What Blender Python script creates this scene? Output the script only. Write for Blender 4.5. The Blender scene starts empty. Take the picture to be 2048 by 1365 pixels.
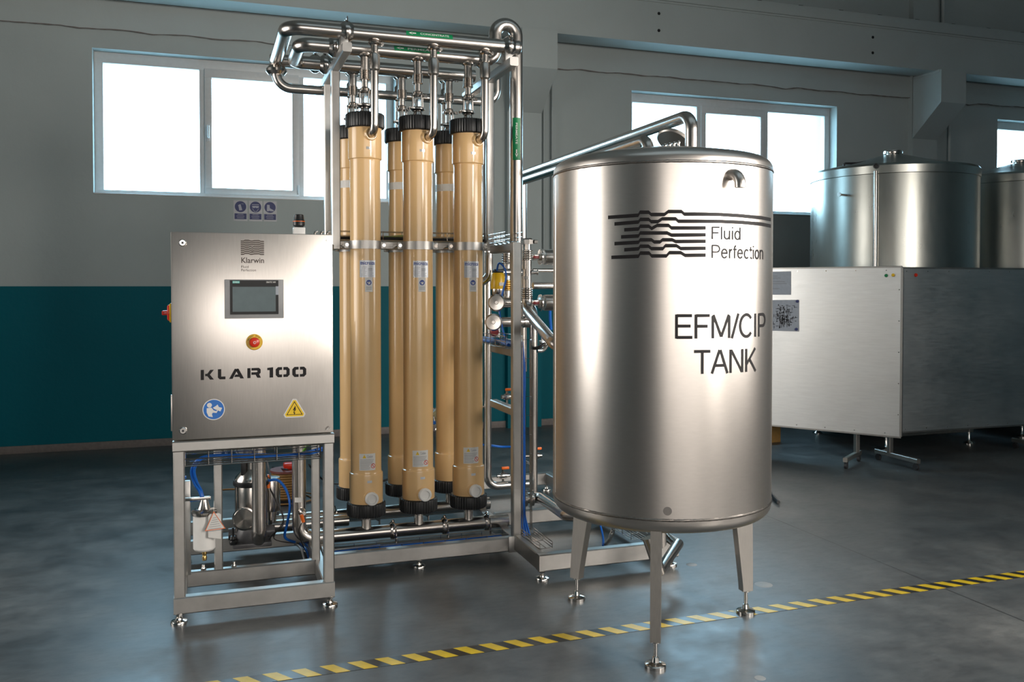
import bpy, bmesh, math, random
from mathutils import Vector, Matrix
random.seed(7)
sin, cos, pi = math.sin, math.cos, math.pi
SC = bpy.context.scene
COL = SC.collection

# ------------------------------------------------------------------ camera
CAM_H = 1.5
YAW, TILT, FPX, PPY = math.radians(18.9), math.radians(1.16), 1780.0, 609.0
cam_data = bpy.data.cameras.new('camera')
cam_data.sensor_width = 36.0
cam_data.lens = FPX / 2048 * 36.0
cam_data.shift_y = (PPY - 682.5) / 2048
cam_data.clip_end = 200
cam = bpy.data.objects.new('camera', cam_data)
COL.objects.link(cam)
cam.location = (0, 0, CAM_H)
cam.rotation_euler = (pi / 2 - TILT, 0, -YAW)
SC.camera = cam

# ------------------------------------------------------------------ world, lamps, exposure
SC.view_settings.view_transform = 'Standard'
SC.view_settings.look = 'None'
SC.view_settings.gamma = 1.0
SC.view_settings.use_curve_mapping = False
SC.view_settings.exposure = 0.78
SC.cycles.adaptive_threshold = 0.02
SC.cycles.max_bounces = 7
SC.cycles.diffuse_bounces = 3
SC.cycles.glossy_bounces = 4
SC.cycles.transmission_bounces = 6
SC.cycles.transparent_max_bounces = 8
SC.cycles.caustics_reflective = False
SC.cycles.caustics_refractive = False
wd = bpy.data.worlds.new('overcast_sky')
SC.world = wd
wd.use_nodes = True
bg = wd.node_tree.nodes['Background']
bg.inputs['Color'].default_value = (0.46, 0.78, 1.0, 1)
bg.inputs['Strength'].default_value = 8.5


def area_light(name, loc, target, sx, sy, power, col, spread=180):
    l = bpy.data.lights.new(name, 'AREA')
    l.shape = 'RECTANGLE'
    l.size, l.size_y = sx, sy
    l.energy = power
    l.color = col
    l.spread = math.radians(spread)
    o = bpy.data.objects.new(name, l)
    COL.objects.link(o)
    o.location = loc
    o.rotation_euler = (Vector(target) - Vector(loc)).to_track_quat('-Z', 'Y').to_euler()
    return o


# the photographer's softboxes and two added fill panels, behind the camera and overhead
area_light('softbox_right', (3.92, -0.70, 2.35), (1.6, 4.0, 1.5), 0.8, 1.9, 48, (1.0, 0.92, 0.84), 110)
area_light('softbox_right_wide', (5.6, 1.2, 2.3), (1.9, 3.8, 1.4), 2.6, 2.2, 36, (1.0, 0.93, 0.86), 100)
area_light('softbox_left', (-3.2, 4.9, 2.0), (1.2, 4.6, 1.3), 2.4, 2.4, 25, (1.0, 0.94, 0.88), 100)
area_light('rear_fill_light', (0.75, -5.2, 1.95), (0.8, 4.0, 1.7), 6.2, 2.7, 70, (1.0, 0.92, 0.85), 140)  # added fill panel near the rear wall, bright for the steel to mirror
area_light('overhead_cool_fill', (3.0, 1.0, 6.4), (3.0, 1.0, 0), 9.0, 3.0, 22, (0.72, 0.90, 1.0))  # added cool fill from above, stands in for ambient hall daylight
for wx0, wx1 in ((-0.978, 1.82), (4.465, 7.217), (9.74, 12.5)):     # portals only guide the sky sampling
    l = bpy.data.lights.new('window_portal', 'AREA')
    l.shape = 'RECTANGLE'
    l.size, l.size_y = wx1 - wx0, 1.32
    l.cycles.is_portal = True
    o = bpy.data.objects.new('window_portal', l)
    COL.objects.link(o)
    o.location = ((wx0 + wx1) / 2, 9.34, 3.01)
    o.rotation_euler = (pi / 2, 0, pi)

# ------------------------------------------------------------------ photo point + known plane -> world point
_F = Vector((sin(YAW) * cos(TILT), cos(YAW) * cos(TILT), -sin(TILT)))
_R = Vector((cos(YAW), -sin(YAW), 0))
_U = _R.cross(_F)


def ray(px, py):
    return _F * FPX + _R * (px - 1024) - _U * (py - PPY)


def P(px, py, X=None, Y=None, Z=None):
    d = ray(px, py)
    if X is not None:
        s = X / d.x
    elif Y is not None:
        s = Y / d.y
    else:
        s = (Z - CAM_H) / d.z
    return Vector((0, 0, CAM_H)) + d * s


# ------------------------------------------------------------------ materials
def new_mat(name):
    m = bpy.data.materials.new(name)
    m.use_nodes = True
    nt = m.node_tree
    return m, nt, nt.nodes['Principled BSDF']


def ramp(nt, src, stops):
    r = nt.nodes.new('ShaderNodeValToRGB')
    el = r.color_ramp.elements
    while len(el) < len(stops):
        el.new(0.5)
    for e, (p, c) in zip(el, stops):
        e.position = p
        e.color = c if len(c) == 4 else (*c, 1)
    nt.links.new(src, r.inputs[0])
    return r


def noise(nt, scale, detail=3.0, rough=0.55, stretch=(1, 1, 1), coord='Object'):
    tc = nt.nodes.new('ShaderNodeTexCoord')
    mp = nt.nodes.new('ShaderNodeMapping')
    mp.inputs['Scale'].default_value = stretch
    nt.links.new(tc.outputs[coord], mp.inputs['Vector'])
    n = nt.nodes.new('ShaderNodeTexNoise')
    n.inputs['Scale'].default_value = scale
    n.inputs['Detail'].default_value = detail
    n.inputs['Roughness'].default_value = rough
    nt.links.new(mp.outputs[0], n.inputs['Vector'])
    return n


def bump(nt, bsdf, src, strength, dist=0.01):
    b = nt.nodes.new('ShaderNodeBump')
    b.inputs['Strength'].default_value = strength
    b.inputs['Distance'].default_value = dist
    nt.links.new(src, b.inputs['Height'])
    nt.links.new(b.outputs[0], bsdf.inputs['Normal'])
    return b


def plain(name, col, rough=0.5, metal=0.0, var=0.06, scale=30, spec=0.5, coat=0.0, emit=0.0):
    m, nt, b = new_mat(name)
    n = noise(nt, scale)
    lo = tuple(max(0, c * (1 - var)) for c in col)
    hi = tuple(min(1, c * (1 + var)) for c in col)
    r = ramp(nt, n.outputs['Fac'], [(0.3, lo), (0.7, hi)])
    nt.links.new(r.outputs[0], b.inputs['Base Color'])
    b.inputs['Roughness'].default_value = rough
    b.inputs['Metallic'].default_value = metal
    b.inputs['Specular IOR Level'].default_value = spec
    b.inputs['Coat Weight'].default_value = coat
    b.inputs['Coat Roughness'].default_value = 0.08
    if emit:
        b.inputs['Emission Color'].default_value = (*col, 1)
        b.inputs['Emission Strength'].default_value = emit
    return m


def brushed(name, col, rough, stretch, scale=60, var=0.06, rvar=0.06, bmp=0.03, aniso=0.0):
    m, nt, b = new_mat(name)
    b.inputs['Metallic'].default_value = 1.0
    n = noise(nt, scale, 4, 0.6, stretch)
    n2 = noise(nt, 2.2, 3, 0.5)
    r = ramp(nt, n.outputs['Fac'], [(0.25, tuple(c * (1 - var) for c in col)), (0.75, tuple(min(1, c * (1 + var)) for c in col))])
    nt.links.new(r.outputs[0], b.inputs['Base Color'])
    add = nt.nodes.new('ShaderNodeMath')
    add.operation = 'ADD'
    nt.links.new(n.outputs['Fac'], add.inputs[0])
    nt.links.new(n2.outputs['Fac'], add.inputs[1])
    mr = nt.nodes.new('ShaderNodeMapRange')
    mr.inputs['From Min'].default_value = 0.6
    mr.inputs['From Max'].default_value = 1.4
    mr.inputs['To Min'].default_value = rough - rvar
    mr.inputs['To Max'].default_value = rough + rvar
    nt.links.new(add.outputs[0], mr.inputs['Value'])
    nt.links.new(mr.outputs[0], b.inputs['Roughness'])
    if bmp:
        bump(nt, b, n.outputs['Fac'], bmp, 0.002)
    return m


M = {}
M['door_steel'] = brushed('brushed_door_steel', (0.66, 0.62, 0.58), 0.33, (9, 9, 0.35), 40, 0.05, 0.05)
M['frame_steel'] = brushed('frame_steel', (0.43, 0.42, 0.40), 0.40, (1, 1, 1), 25, 0.06, 0.07)
M['pipe_steel'] = brushed('polished_pipe_steel', (0.54, 0.505, 0.47), 0.25, (1, 1, 1), 2.5, 0.03, 0.015, 0.0)
M['fit_steel'] = brushed('fitting_steel', (0.56, 0.525, 0.49), 0.19, (1, 1, 1), 3, 0.03, 0.02, 0.0)
M['tank_steel'] = brushed('tank_steel', (0.63, 0.59, 0.55), 0.315, (1.2, 1.2, 6), 20, 0.03, 0.006, 0.0)
M['weld'] = brushed('weld_seam_steel', (0.26, 0.24, 0.22), 0.36, (1, 1, 1), 160, 0.2, 0.1, 0.5)
M['leg_steel'] = brushed('leg_steel', (0.42, 0.40, 0.37), 0.40, (6, 6, 0.6), 40, 0.06, 0.06)
M['chrome'] = brushed('chromed_steel', (0.66, 0.64, 0.61), 0.16, (1, 1, 1), 3, 0.03, 0.02, 0.0)
M['vat_steel'] = brushed('vat_steel', (0.40, 0.41, 0.38), 0.30, (1.5, 1.5, 0.5), 12, 0.04, 0.04, 0.0)
M['sheet'] = brushed('screen_sheet_metal', (0.80, 0.81, 0.80), 0.40, (0.5, 0.5, 5), 14, 0.05, 0.07)
M['dark_metal'] = plain('dark_painted_metal', (0.035, 0.035, 0.037), 0.4, 0.0)
M['beige'] = plain('beige_pipe_plastic', (0.77, 0.51, 0.245), 0.22, var=0.03, scale=4, coat=0.25)
M['black'] = plain('black_plastic', (0.012, 0.013, 0.014), 0.38, var=0.15)
M['white_pl'] = plain('white_plastic', (0.80, 0.79, 0.76), 0.35, var=0.03)
M['label_silver'] = plain('silver_label', (0.55, 0.57, 0.60), 0.35, 0.3, var=0.05)
M['label_white'] = plain('white_label', (0.72, 0.71, 0.68), 0.5, var=0.04)
M['grey_ink'] = plain('grey_print', (0.28, 0.29, 0.31), 0.6)
M['black_ink'] = plain('black_print', (0.012, 0.011, 0.012), 0.5, spec=0.2)
M['brown_ink'] = plain('dark_brown_print', (0.05, 0.032, 0.022), 0.45)
M['blue_ink'] = plain('blue_print', (0.02, 0.06, 0.30), 0.45)
M['navy_sign'] = plain('navy_sign_print', (0.030, 0.040, 0.14), 0.5)
M['sign_grey'] = plain('sign_pale_print', (0.42, 0.43, 0.50), 0.55)
M['sign_base'] = plain('sign_sheet', (0.50, 0.51, 0.53), 0.5)
M['sign_blue'] = plain('sign_blue', (0.01, 0.14, 0.50), 0.35)
M['sign_yellow'] = plain('sign_yellow', (0.85, 0.56, 0.01), 0.35)
M['yellow'] = plain('yellow_plastic', (0.80, 0.48, 0.01), 0.35)
M['red'] = plain('red_plastic', (0.65, 0.035, 0.015), 0.3)
M['dark_red'] = plain('dark_red', (.22, .01, .015), .4)
M['orange'] = plain('orange_plastic', (0.85, 0.16, 0.015), 0.4)
M['blue'] = plain('blue_hose', (0.010, 0.12, 0.50), 0.3)
M['green'] = plain('green_label', (0.0, 0.20, 0.065), 0.4)
M['green_pl'] = plain('green_wire', (0.12, 0.36, 0.03), 0.4)
M['cable'] = plain('black_cable', (0.012, 0.012, 0.013), 0.5)
M['grey_cable'] = plain('grey_cable', (0.32, 0.33, 0.34), 0.5)
M['brass'] = plain('brass', (0.62, 0.42, 0.16), 0.3, 1.0)
M['hmi_grey'] = plain('operator_panel_grey', (0.30, 0.305, 0.31), 0.45)
M['glass_black'] = plain('black_glass', (0.008, 0.009, 0.010), 0.22, spec=0.15)
M['screen'] = plain('unlit_screen', (0.085, 0.125, 0.135), 0.25, spec=0.25)
M['teal_ink'] = plain('pale_teal_print', (0.10, 0.55, 0.50), 0.4)
M['tape_black'] = plain('tape_black', (0.018, 0.018, 0.017), 0.28, var=0.3)
M['tape_yellow'] = plain('tape_yellow', (0.62, 0.43, 0.015), 0.35, var=0.15, scale=12)
M['paper'] = plain('grey_paper', (0.36, 0.39, 0.44), 0.6)
M['rope'] = plain('tan_cable', (0.30, 0.16, 0.05), 0.6)
M['carton'] = plain('brown_carton', (0.42, 0.24, 0.07), 0.7)
M['pvc'] = plain('window_pvc', (0.62, 0.64, 0.64), 0.4, var=0.03)
M['motor_grey'] = plain('motor_grey', (0.10, 0.10, 0.105), 0.35)


def mat_glass():
    m, nt, b = new_mat('window_glass')
    out = nt.nodes['Material Output']
    n = noise(nt, 3)
    tr = nt.nodes.new('ShaderNodeBsdfTransparent')
    gl = nt.nodes.new('ShaderNodeBsdfGlossy')
    r = ramp(nt, n.outputs['Fac'], [(0.3, (0.03,) * 3), (0.7, (0.06,) * 3)])
    nt.links.new(r.outputs[0], gl.inputs['Roughness'])
    mx = nt.nodes.new('ShaderNodeMixShader')
    mx.inputs[0].default_value = 0.06
    nt.links.new(tr.outputs[0], mx.inputs[1])
    nt.links.new(gl.outputs[0], mx.inputs[2])
    nt.links.new(mx.outputs[0], out.inputs[0])
    return m


M['glass'] = mat_glass()


def mat_clear():
    m, nt, b = new_mat('clear_plastic')
    n = noise(nt, 8)
    r = ramp(nt, n.outputs['Fac'], [(0.3, (0.85, 0.88, 0.88)), (0.7, (0.95, 0.96, 0.96))])
    nt.links.new(r.outputs[0], b.inputs['Base Color'])
    b.inputs['Transmission Weight'].default_value = 0.85
    b.inputs['Roughness'].default_value = 0.12
    b.inputs['IOR'].default_value = 1.35
    return m


M['clear'] = mat_clear()


def mat_wall(name, upper, lower=None, zsplit=1.5):
    m, nt, b = new_mat(name)
    geo = nt.nodes.new('ShaderNodeNewGeometry')
    n = noise(nt, 1.3, 5, 0.6)
    up = ramp(nt, n.outputs['Fac'], [(0.3, tuple(c * 0.92 for c in upper)), (0.7, upper)])
    col = up
    if lower:
        lo = ramp(nt, n.outputs['Fac'], [(0.3, tuple(c * 0.9 for c in lower)), (0.7, lower)])
        sep = nt.nodes.new('ShaderNodeSeparateXYZ')
        nt.links.new(geo.outputs['Position'], sep.inputs[0])
        gt = nt.nodes.new('ShaderNodeMath')
        gt.operation = 'GREATER_THAN'
        gt.inputs[1].default_value = zsplit
        nt.links.new(sep.outputs['Z'], gt.inputs[0])
        mx = nt.nodes.new('ShaderNodeMix')
        mx.data_type = 'RGBA'
        nt.links.new(gt.outputs[0], mx.inputs['Factor'])
        nt.links.new(lo.outputs[0], mx.inputs[6])
        nt.links.new(up.outputs[0], mx.inputs[7])
        nt.links.new(mx.outputs[2], b.inputs['Base Color'])
        rg = nt.nodes.new('ShaderNodeMapRange')
        rg.inputs['To Min'].default_value = 0.5
        b.inputs['Specular IOR Level'].default_value = 0.12
        rg.inputs['To Max'].default_value = 0.75
        nt.links.new(gt.outputs[0], rg.inputs['Value'])
        nt.links.new(rg.outputs[0], b.inputs['Roughness'])
    else:
        nt.links.new(col.outputs[0], b.inputs['Base Color'])
        b.inputs['Roughness'].default_value = 0.75
    n2 = noise(nt, 9, 6, 0.65)
    bump(nt, b, n2.outputs['Fac'], 0.25, 0.012)
    return m


M['wall'] = mat_wall('painted_plaster_two_tone', (0.415, 0.468, 0.465), (0.000, 0.115, 0.152))
M['wall_up'] = mat_wall('painted_plaster', (0.415, 0.468, 0.465))
M['concrete_paint'] = mat_wall('painted_concrete', (0.415, 0.468, 0.465))
M['skirting'] = plain('skirting_grey', (0.16, 0.14, 0.13), 0.6, var=0.15)


def mat_floor():
    m, nt, b = new_mat('worn_coated_concrete_floor')
    n1 = noise(nt, 0.55, 6, 0.65)
    n2 = noise(nt, 3.5, 6, 0.7)
    n3 = noise(nt, 28, 4, 0.7)
    c1 = ramp(nt, n1.outputs['Fac'], [(0.36, (0.070, 0.082, 0.088)), (0.64, (0.138, 0.142, 0.140))])
    c2 = ramp(nt, n2.outputs['Fac'], [(0.38, (0.60, 0.60, 0.62)), (0.66, (1.15, 1.13, 1.10))])
    mul = nt.nodes.new('ShaderNodeMix')
    mul.data_type = 'RGBA'
    mul.blend_type = 'MULTIPLY'
    mul.inputs['Factor'].default_value = 0.8
    nt.links.new(c1.outputs[0], mul.inputs[6])
    nt.links.new(c2.outputs[0], mul.inputs[7])
    n4 = noise(nt, 11, 8, 0.75, (1, 2.2, 1))
    c4 = ramp(nt, n4.outputs['Fac'], [(0.36, (0.78, 0.78, 0.78)), (0.50, (1.0, 1.0, 1.0)), (0.70, (1.22, 1.18, 1.14))])
    mul2 = nt.nodes.new('ShaderNodeMix')
    mul2.data_type = 'RGBA'
    mul2.blend_type = 'MULTIPLY'
    mul2.inputs['Factor'].default_value = 0.9
    nt.links.new(mul.outputs[2], mul2.inputs[6])
    nt.links.new(c4.outputs[0], mul2.inputs[7])
    mul = mul2
    # saw-cut joints of the slab (x = 3.45 m + 6 m bays, y = 7.6 m)
    geo = nt.nodes.new('ShaderNodeNewGeometry')
    sep = nt.nodes.new('ShaderNodeSeparateXYZ')
    nt.links.new(geo.outputs['Position'], sep.inputs[0])
    masks = []
    for ax, off, per in (('X', 3.45, 6.0), ('Y', 1.6, 6.0)):
        a1 = nt.nodes.new('ShaderNodeMath')
        a1.operation = 'SUBTRACT'
        a1.inputs[1].default_value = off
        nt.links.new(sep.outputs[ax], a1.inputs[0])
        pp = nt.nodes.new('ShaderNodeMath')
        pp.operation = 'PINGPONG'
        pp.inputs[1].default_value = per / 2
        nt.links.new(a1.outputs[0], pp.inputs[0])
        lt = nt.nodes.new('ShaderNodeMath')
        lt.operation = 'LESS_THAN'
        lt.inputs[1].default_value = 0.0035
        nt.links.new(pp.outputs[0], lt.inputs[0])
        masks.append(lt)
    mxm = nt.nodes.new('ShaderNodeMath')
    mxm.operation = 'MAXIMUM'
    nt.links.new(masks[0].outputs[0], mxm.inputs[0])
    nt.links.new(masks[1].outputs[0], mxm.inputs[1])
    jm = nt.nodes.new('ShaderNodeMix')
    jm.data_type = 'RGBA'
    jm.inputs[7].default_value = (0.025, 0.025, 0.025, 1)
    nt.links.new(mxm.outputs[0], jm.inputs['Factor'])
    nt.links.new(mul.outputs[2], jm.inputs[6])
    nt.links.new(jm.outputs[2], b.inputs['Base Color'])
    rr = ramp(nt, n2.outputs['Fac'], [(0.3, (0.30,) * 3), (0.75, (0.50,) * 3)])
    nt.links.new(rr.outputs[0], b.inputs['Roughness'])
    b.inputs['Specular IOR Level'].default_value = 0.5
    bump(nt, b, n3.outputs['Fac'], 0.06, 0.004)
    return m


M['floor'] = mat_floor()


# ------------------------------------------------------------------ mesh builder
def frame_of(d):
    d = Vector(d).normalized()
    a = Vector((0, 0, 1)) if abs(d.z) < 0.95 else Vector((1, 0, 0))
    u = a.cross(d).normalized()
    return d, u, d.cross(u)


class MB:
    def __init__(s):
        s.v, s.f = [], []

    def add(s, vs, fs):
        o = len(s.v)
        s.v += [Vector(p) for p in vs]
        s.f += [tuple(i + o for i in f) for f in fs]
        return s

    def box(s, x0, x1, y0, y1, z0, z1, b=0.0):
        x0, x1 = sorted((x0, x1)); y0, y1 = sorted((y0, y1)); z0, z1 = sorted((z0, z1))
        if b <= 0:
            vs = [(x, y, z) for z in (z0, z1) for y in (y0, y1) for x in (x0, x1)]
            return s.add(vs, [(0, 2, 3, 1), (4, 5, 7, 6), (0, 1, 5, 4), (2, 6, 7, 3), (0, 4, 6, 2), (1, 3, 7, 5)])
        bm = bmesh.new()
        bmesh.ops.create_cube(bm, size=1)
        for v in bm.verts:
            v.co = Vector(((x0 + x1) / 2 + v.co.x * (x1 - x0), (y0 + y1) / 2 + v.co.y * (y1 - y0), (z0 + z1) / 2 + v.co.z * (z1 - z0)))
        b = min(b, 0.45 * min(x1 - x0, y1 - y0, z1 - z0))
        bmesh.ops.bevel(bm, geom=bm.edges[:], offset=b, segments=2, affect='EDGES', profile=0.5)
        bm.verts.index_update()
        s.add([v.co.copy() for v in bm.verts], [[v.index for v in f.verts] for f in bm.faces])
        bm.free()
        return s

    def loft(s, rings, caps=True, closed=True):
        n = len(rings[0])
        vs = [p for r in rings for p in r]
        fs = []
        for k in range(len(rings) - 1):
            for i in range(n if closed else n - 1):
                j = (i + 1) % n
                fs.append((k * n + i, k * n + j, (k + 1) * n + j, (k + 1) * n + i))
        if caps and closed:
            fs.append(tuple(range(n - 1, -1, -1)))
            fs.append(tuple(range((len(rings) - 1) * n, len(rings) * n)))
        return s.add(vs, fs)

    def beam(s, p0, p1, w, h, b=0.004, side=None):
        """square hollow section from p0 to p1, w across, h up"""
        p0, p1 = Vector(p0), Vector(p1)
        d = (p1 - p0).normalized()
        if side is not None:
            u = Vector(side).normalized()
        else:
            u = Vector((0, 0, 1)).cross(d) if abs(d.z) < 0.95 else Vector((1, 0, 0))
            u.normalize()
        v = d.cross(u)
        w, h = w / 2, h / 2
        prof = [(w - b, -h), (w, -h + b), (w, h - b), (w - b, h), (-w + b, h), (-w, h - b), (-w, -h + b), (-w + b, -h)]
        return s.loft([[p + u * a + v * c for a, c in prof] for p in (p0, p1)])

    def tube(s, pts, r, bend=0.0, n=16, bn=7, caps=True):
        pts = [Vector(p) for p in pts]
        path = [pts[0]]
        for i in range(1, len(pts) - 1):
            a, c, e = pts[i - 1], pts[i], pts[i + 1]
            d0, d1 = (a - c), (e - c)
            l0, l1 = d0.length, d1.length
            d0.normalize(); d1.normalize()
            ang = d0.angle(d1)
            if bend <= 0 or ang > pi - 0.02:
                path.append(c)
                continue
            t = min(bend / math.tan(ang / 2), 0.499 * l0 if i > 1 else 0.98 * l0, 0.499 * l1 if i < len(pts) - 2 else 0.98 * l1)
            rr = t * math.tan(ang / 2)
            bis = (d0 + d1).normalized()
            cen = c + bis * (rr / sin(ang / 2))
            s0, s1 = c + d0 * t - cen, c + d1 * t - cen
            tot = s0.angle(s1)
            ax = s0.cross(s1).normalized()
            for k in range(bn + 1):
                path.append(cen + Matrix.Rotation(tot * k / bn, 3, ax) @ s0)
        path.append(pts[-1])
        rings = []
        d, u, v = frame_of(path[1] - path[0])
        for i, p in enumerate(path):
            if i == 0:
                t = path[1] - path[0]
            elif i == len(path) - 1:
                t = path[-1] - path[-2]
            else:
                t = (path[i + 1] - p).normalized() + (p - path[i - 1]).normalized()
            t.normalize()
            u = (u - t * u.dot(t)).normalized()
            v = t.cross(u)
            rings.append([p + (u * cos(2 * pi * k / n) + v * sin(2 * pi * k / n)) * r for k in range(n)])
        return s.loft(rings, caps)

    def curve(s, pts, r, n=8, sub=6):
        """smooth cable through the points"""
        pts = [Vector(p) for p in pts]
        q = [pts[0]] + pts + [pts[-1]]
        out = []
        for i in range(1, len(q) - 2):
            for k in range(sub):
                t = k / sub
                a, b_, c, d = q[i - 1], q[i], q[i + 1], q[i + 2]
                out.append(0.5 * ((2 * b_) + (c - a) * t + (2 * a - 5 * b_ + 4 * c - d) * t * t + (3 * b_ - a - 3 * c + d) * t ** 3))
        out.append(pts[-1])
        return s.tube(out, r, 0, n)

    def cyl(s, p0, p1, r, n=24, r2=None):
        p0, p1 = Vector(p0), Vector(p1)
        d, u, v = frame_of(p1 - p0)
        r2 = r if r2 is None else r2
        return s.loft([[p + (u * cos(2 * pi * k / n) + v * sin(2 * pi * k / n)) * q for k in range(n)] for p, q in ((p0, r), (p1, r2))])

    def lathe(s, prof, o=(0, 0, 0), axis=(0, 0, 1), n=32, gear=0.0):
        o = Vector(o)
        d, u, v = frame_of(axis)
        rings = []
        for r, h in prof:
            r = max(r, 1e-5)
            rings.append([o + d * h + (u * cos(2 * pi * k / n) + v * sin(2 * pi * k / n)) * (r * (1 - (gear if k % 4 < 2 else 0))) for k in range(n)])
        return s.loft(rings)

    def prism(s, pts, off):
        """flat polygon (3D points, coplanar) pushed along off"""
        pts = [Vector(p) for p in pts]
        off = Vector(off)
        return s.loft([pts, [p + off for p in pts]])

    def flat(s, polys):
        for p in polys:
            s.add(p, [tuple(range(len(p)))])
        return s


def make_mesh(name, mb, mat, org, ang=35):
    me = bpy.data.meshes.new(name)
    o = Vector(org)
    me.from_pydata([tuple(p - o) for p in mb.v], [], mb.f)
    bm = bmesh.new()
    bm.from_mesh(me)
    bmesh.ops.recalc_face_normals(bm, faces=bm.faces[:])
    bm.to_mesh(me)
    bm.free()
    me.shade_smooth()
    me.set_sharp_from_angle(angle=math.radians(ang))
    me.materials.append(M[mat] if isinstance(mat, str) else mat)
    return me


ORG = {}


def thing(name, label, cat, loc=(0, 0, 0), group=None):
    o = bpy.data.objects.new(name, None)
    o.empty_display_size = 0.1
    COL.objects.link(o)
    o.location = loc
    ORG[o.name] = Vector(loc)
    o['label'] = label
    o['category'] = cat
    if group:
        o['group'] = group
    return o


def part(name, mb, mat, parent, label=None, kind=None, ang=35):
    o = bpy.data.objects.new(name, make_mesh(name, mb, mat, ORG[parent.name], ang))
    COL.objects.link(o)
    o.parent = parent
    ORG[o.name] = ORG[parent.name]
    if label:
        o['label'] = label
    if kind:
        o['kind'] = kind
    return o


def base_of(mb):
    xs = [p.x for p in mb.v]; ys = [p.y for p in mb.v]; zs = [p.z for p in mb.v]
    return Vector(((min(xs) + max(xs)) / 2, (min(ys) + max(ys)) / 2, min(zs)))


def one(name, mb, mat, label, cat, group=None, kind=None, ang=35):
    org = base_of(mb)
    o = bpy.data.objects.new(name, make_mesh(name, mb, mat, org, ang))
    COL.objects.link(o)
    o.location = org
    ORG[o.name] = org
    o['label'] = label
    o['category'] = cat
    if group:
        o['group'] = group
    if kind:
        o['kind'] = kind
    return o


def struct(name, mb, mat, label=None, ang=35, parent=None):
    if parent:
        return part(name, mb, mat, parent, ang=ang)
    o = bpy.data.objects.new(name, make_mesh(name, mb, mat, (0, 0, 0), ang))
    COL.objects.link(o)
    ORG[o.name] = Vector((0, 0, 0))
    o['kind'] = 'structure'
    if label:
        o['label'] = label
    return o


def copy_tree(o, parent=None, loc=None, rotz=None, label=None):
    c = o.copy()
    COL.objects.link(c)
    if parent is not None:
        c.parent = parent
    if loc is not None:
        c.location = loc
        ORG[c.name] = Vector(loc)
    else:
        ORG[c.name] = ORG[o.name]
    if rotz is not None:
        c.rotation_euler = (0, 0, rotz)
    if label:
        c['label'] = label
    for ch in list(o.children):
        copy_tree(ch, c)
    return c


# text: outline of the built-in font as flat polygons in a unit box
_txt = {}


def text_polys(s, bold=0.0):
    if (s, bold) in _txt:
        return _txt[(s, bold)]
    cu = bpy.data.curves.new('t', 'FONT')
    cu.body = s
    cu.size = 1
    cu.resolution_u = 3
    cu.offset = bold
    ob = bpy.data.objects.new('t', cu)
    COL.objects.link(ob)
    dg = bpy.context.evaluated_depsgraph_get()
    dg.update()
    me = bpy.data.meshes.new_from_object(ob.evaluated_get(dg))
    vs = [v.co.copy() for v in me.vertices]
    fs = [tuple(p.vertices) for p in me.polygons]
    x0 = min(v.x for v in vs); x1 = max(v.x for v in vs)
    y0 = min(v.y for v in vs); y1 = max(v.y for v in vs)
    out = [[((vs[i].x - x0) / (x1 - x0), (vs[i].y - y0) / (y1 - y0)) for i in f] for f in fs]
    bpy.data.objects.remove(ob)
    bpy.data.curves.remove(cu)
    bpy.data.meshes.remove(me)
    _txt[(s, bold)] = out
    return out


def put_text(mb, s, fn, u0, u1, v0, v1, bold=0.0):
    for p in text_polys(s, bold):
        mb.flat([[fn(u0 + (u1 - u0) * a, v0 + (v1 - v0) * b) for a, b in p]])


def rect_patch(mb, fn, u0, u1, v0, v1, nu=1, nv=1):
    for i in range(nu):
        for j in range(nv):
            a0, a1 = u0 + (u1 - u0) * i / nu, u0 + (u1 - u0) * (i + 1) / nu
            b0, b1 = v0 + (v1 - v0) * j / nv, v0 + (v1 - v0) * (j + 1) / nv
            mb.flat([[fn(a0, b0), fn(a1, b0), fn(a1, b1), fn(a0, b1)]])


def disc_patch(mb, fn, u, v, ru, rv=None, n=28):
    rv = ru if rv is None else rv
    mb.flat([[fn(u + ru * cos(2 * pi * k / n), v + rv * sin(2 * pi * k / n)) for k in range(n)]])


def ring_patch(mb, fn, u, v, r0, r1, n=28):
    for k in range(n):
        a, b = 2 * pi * k / n, 2 * pi * (k + 1) / n
        mb.flat([[fn(u + r0 * cos(a), v + r0 * sin(a)), fn(u + r1 * cos(a), v + r1 * sin(a)), fn(u + r1 * cos(b), v + r1 * sin(b)), fn(u + r0 * cos(b), v + r0 * sin(b))]])


# ------------------------------------------------------------------ small fittings
def clamp_ring(mb, c, axis, r, w=0.022, wing=None):
    """tri-clamp: two lipped halves with a wing nut"""
    a = Vector(axis).normalized()
    R1 = r + (0.019 if r > .037 else 0.014)
    mb.lathe([(r, -w), (r + 0.004, -w), (R1 - 0.004, -w * 0.5), (R1, -w * 0.3), (R1, w * 0.3), (R1 - 0.004, w * 0.5), (r + 0.004, w), (r, w)], c, a, 24)
    if wing is not None:
        wv = Vector(wing).normalized()
        t = a.cross(wv).normalized()
        q = Vector(c) + wv * (R1 + 0.006)
        mb.cyl(q - t * 0.014, q + t * 0.03, 0.005, 8)
        mb.beam(q + t * 0.026 - wv * 0.012, q + t * 0.026 + wv * 0.012, 0.006, 0.01, 0.001)
        mb.cyl(q - t * 0.012, q - t * 0.002, 0.009, 8)
    return mb


def bellows(mb, c0, c1, r, n=7, amp=0.006):
    c0, c1 = Vector(c0), Vector(c1)
    L = (c1 - c0).length
    prof = [(r - amp, 0)]
    for k in range(n):
        prof += [(r, L * (k + 0.35) / n), (r, L * (k + 0.6) / n), (r - amp, L * (k + 0.95) / n)]
    prof.append((r - amp, L))
    return mb.lathe(prof, c0, c1 - c0, 20)


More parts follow.
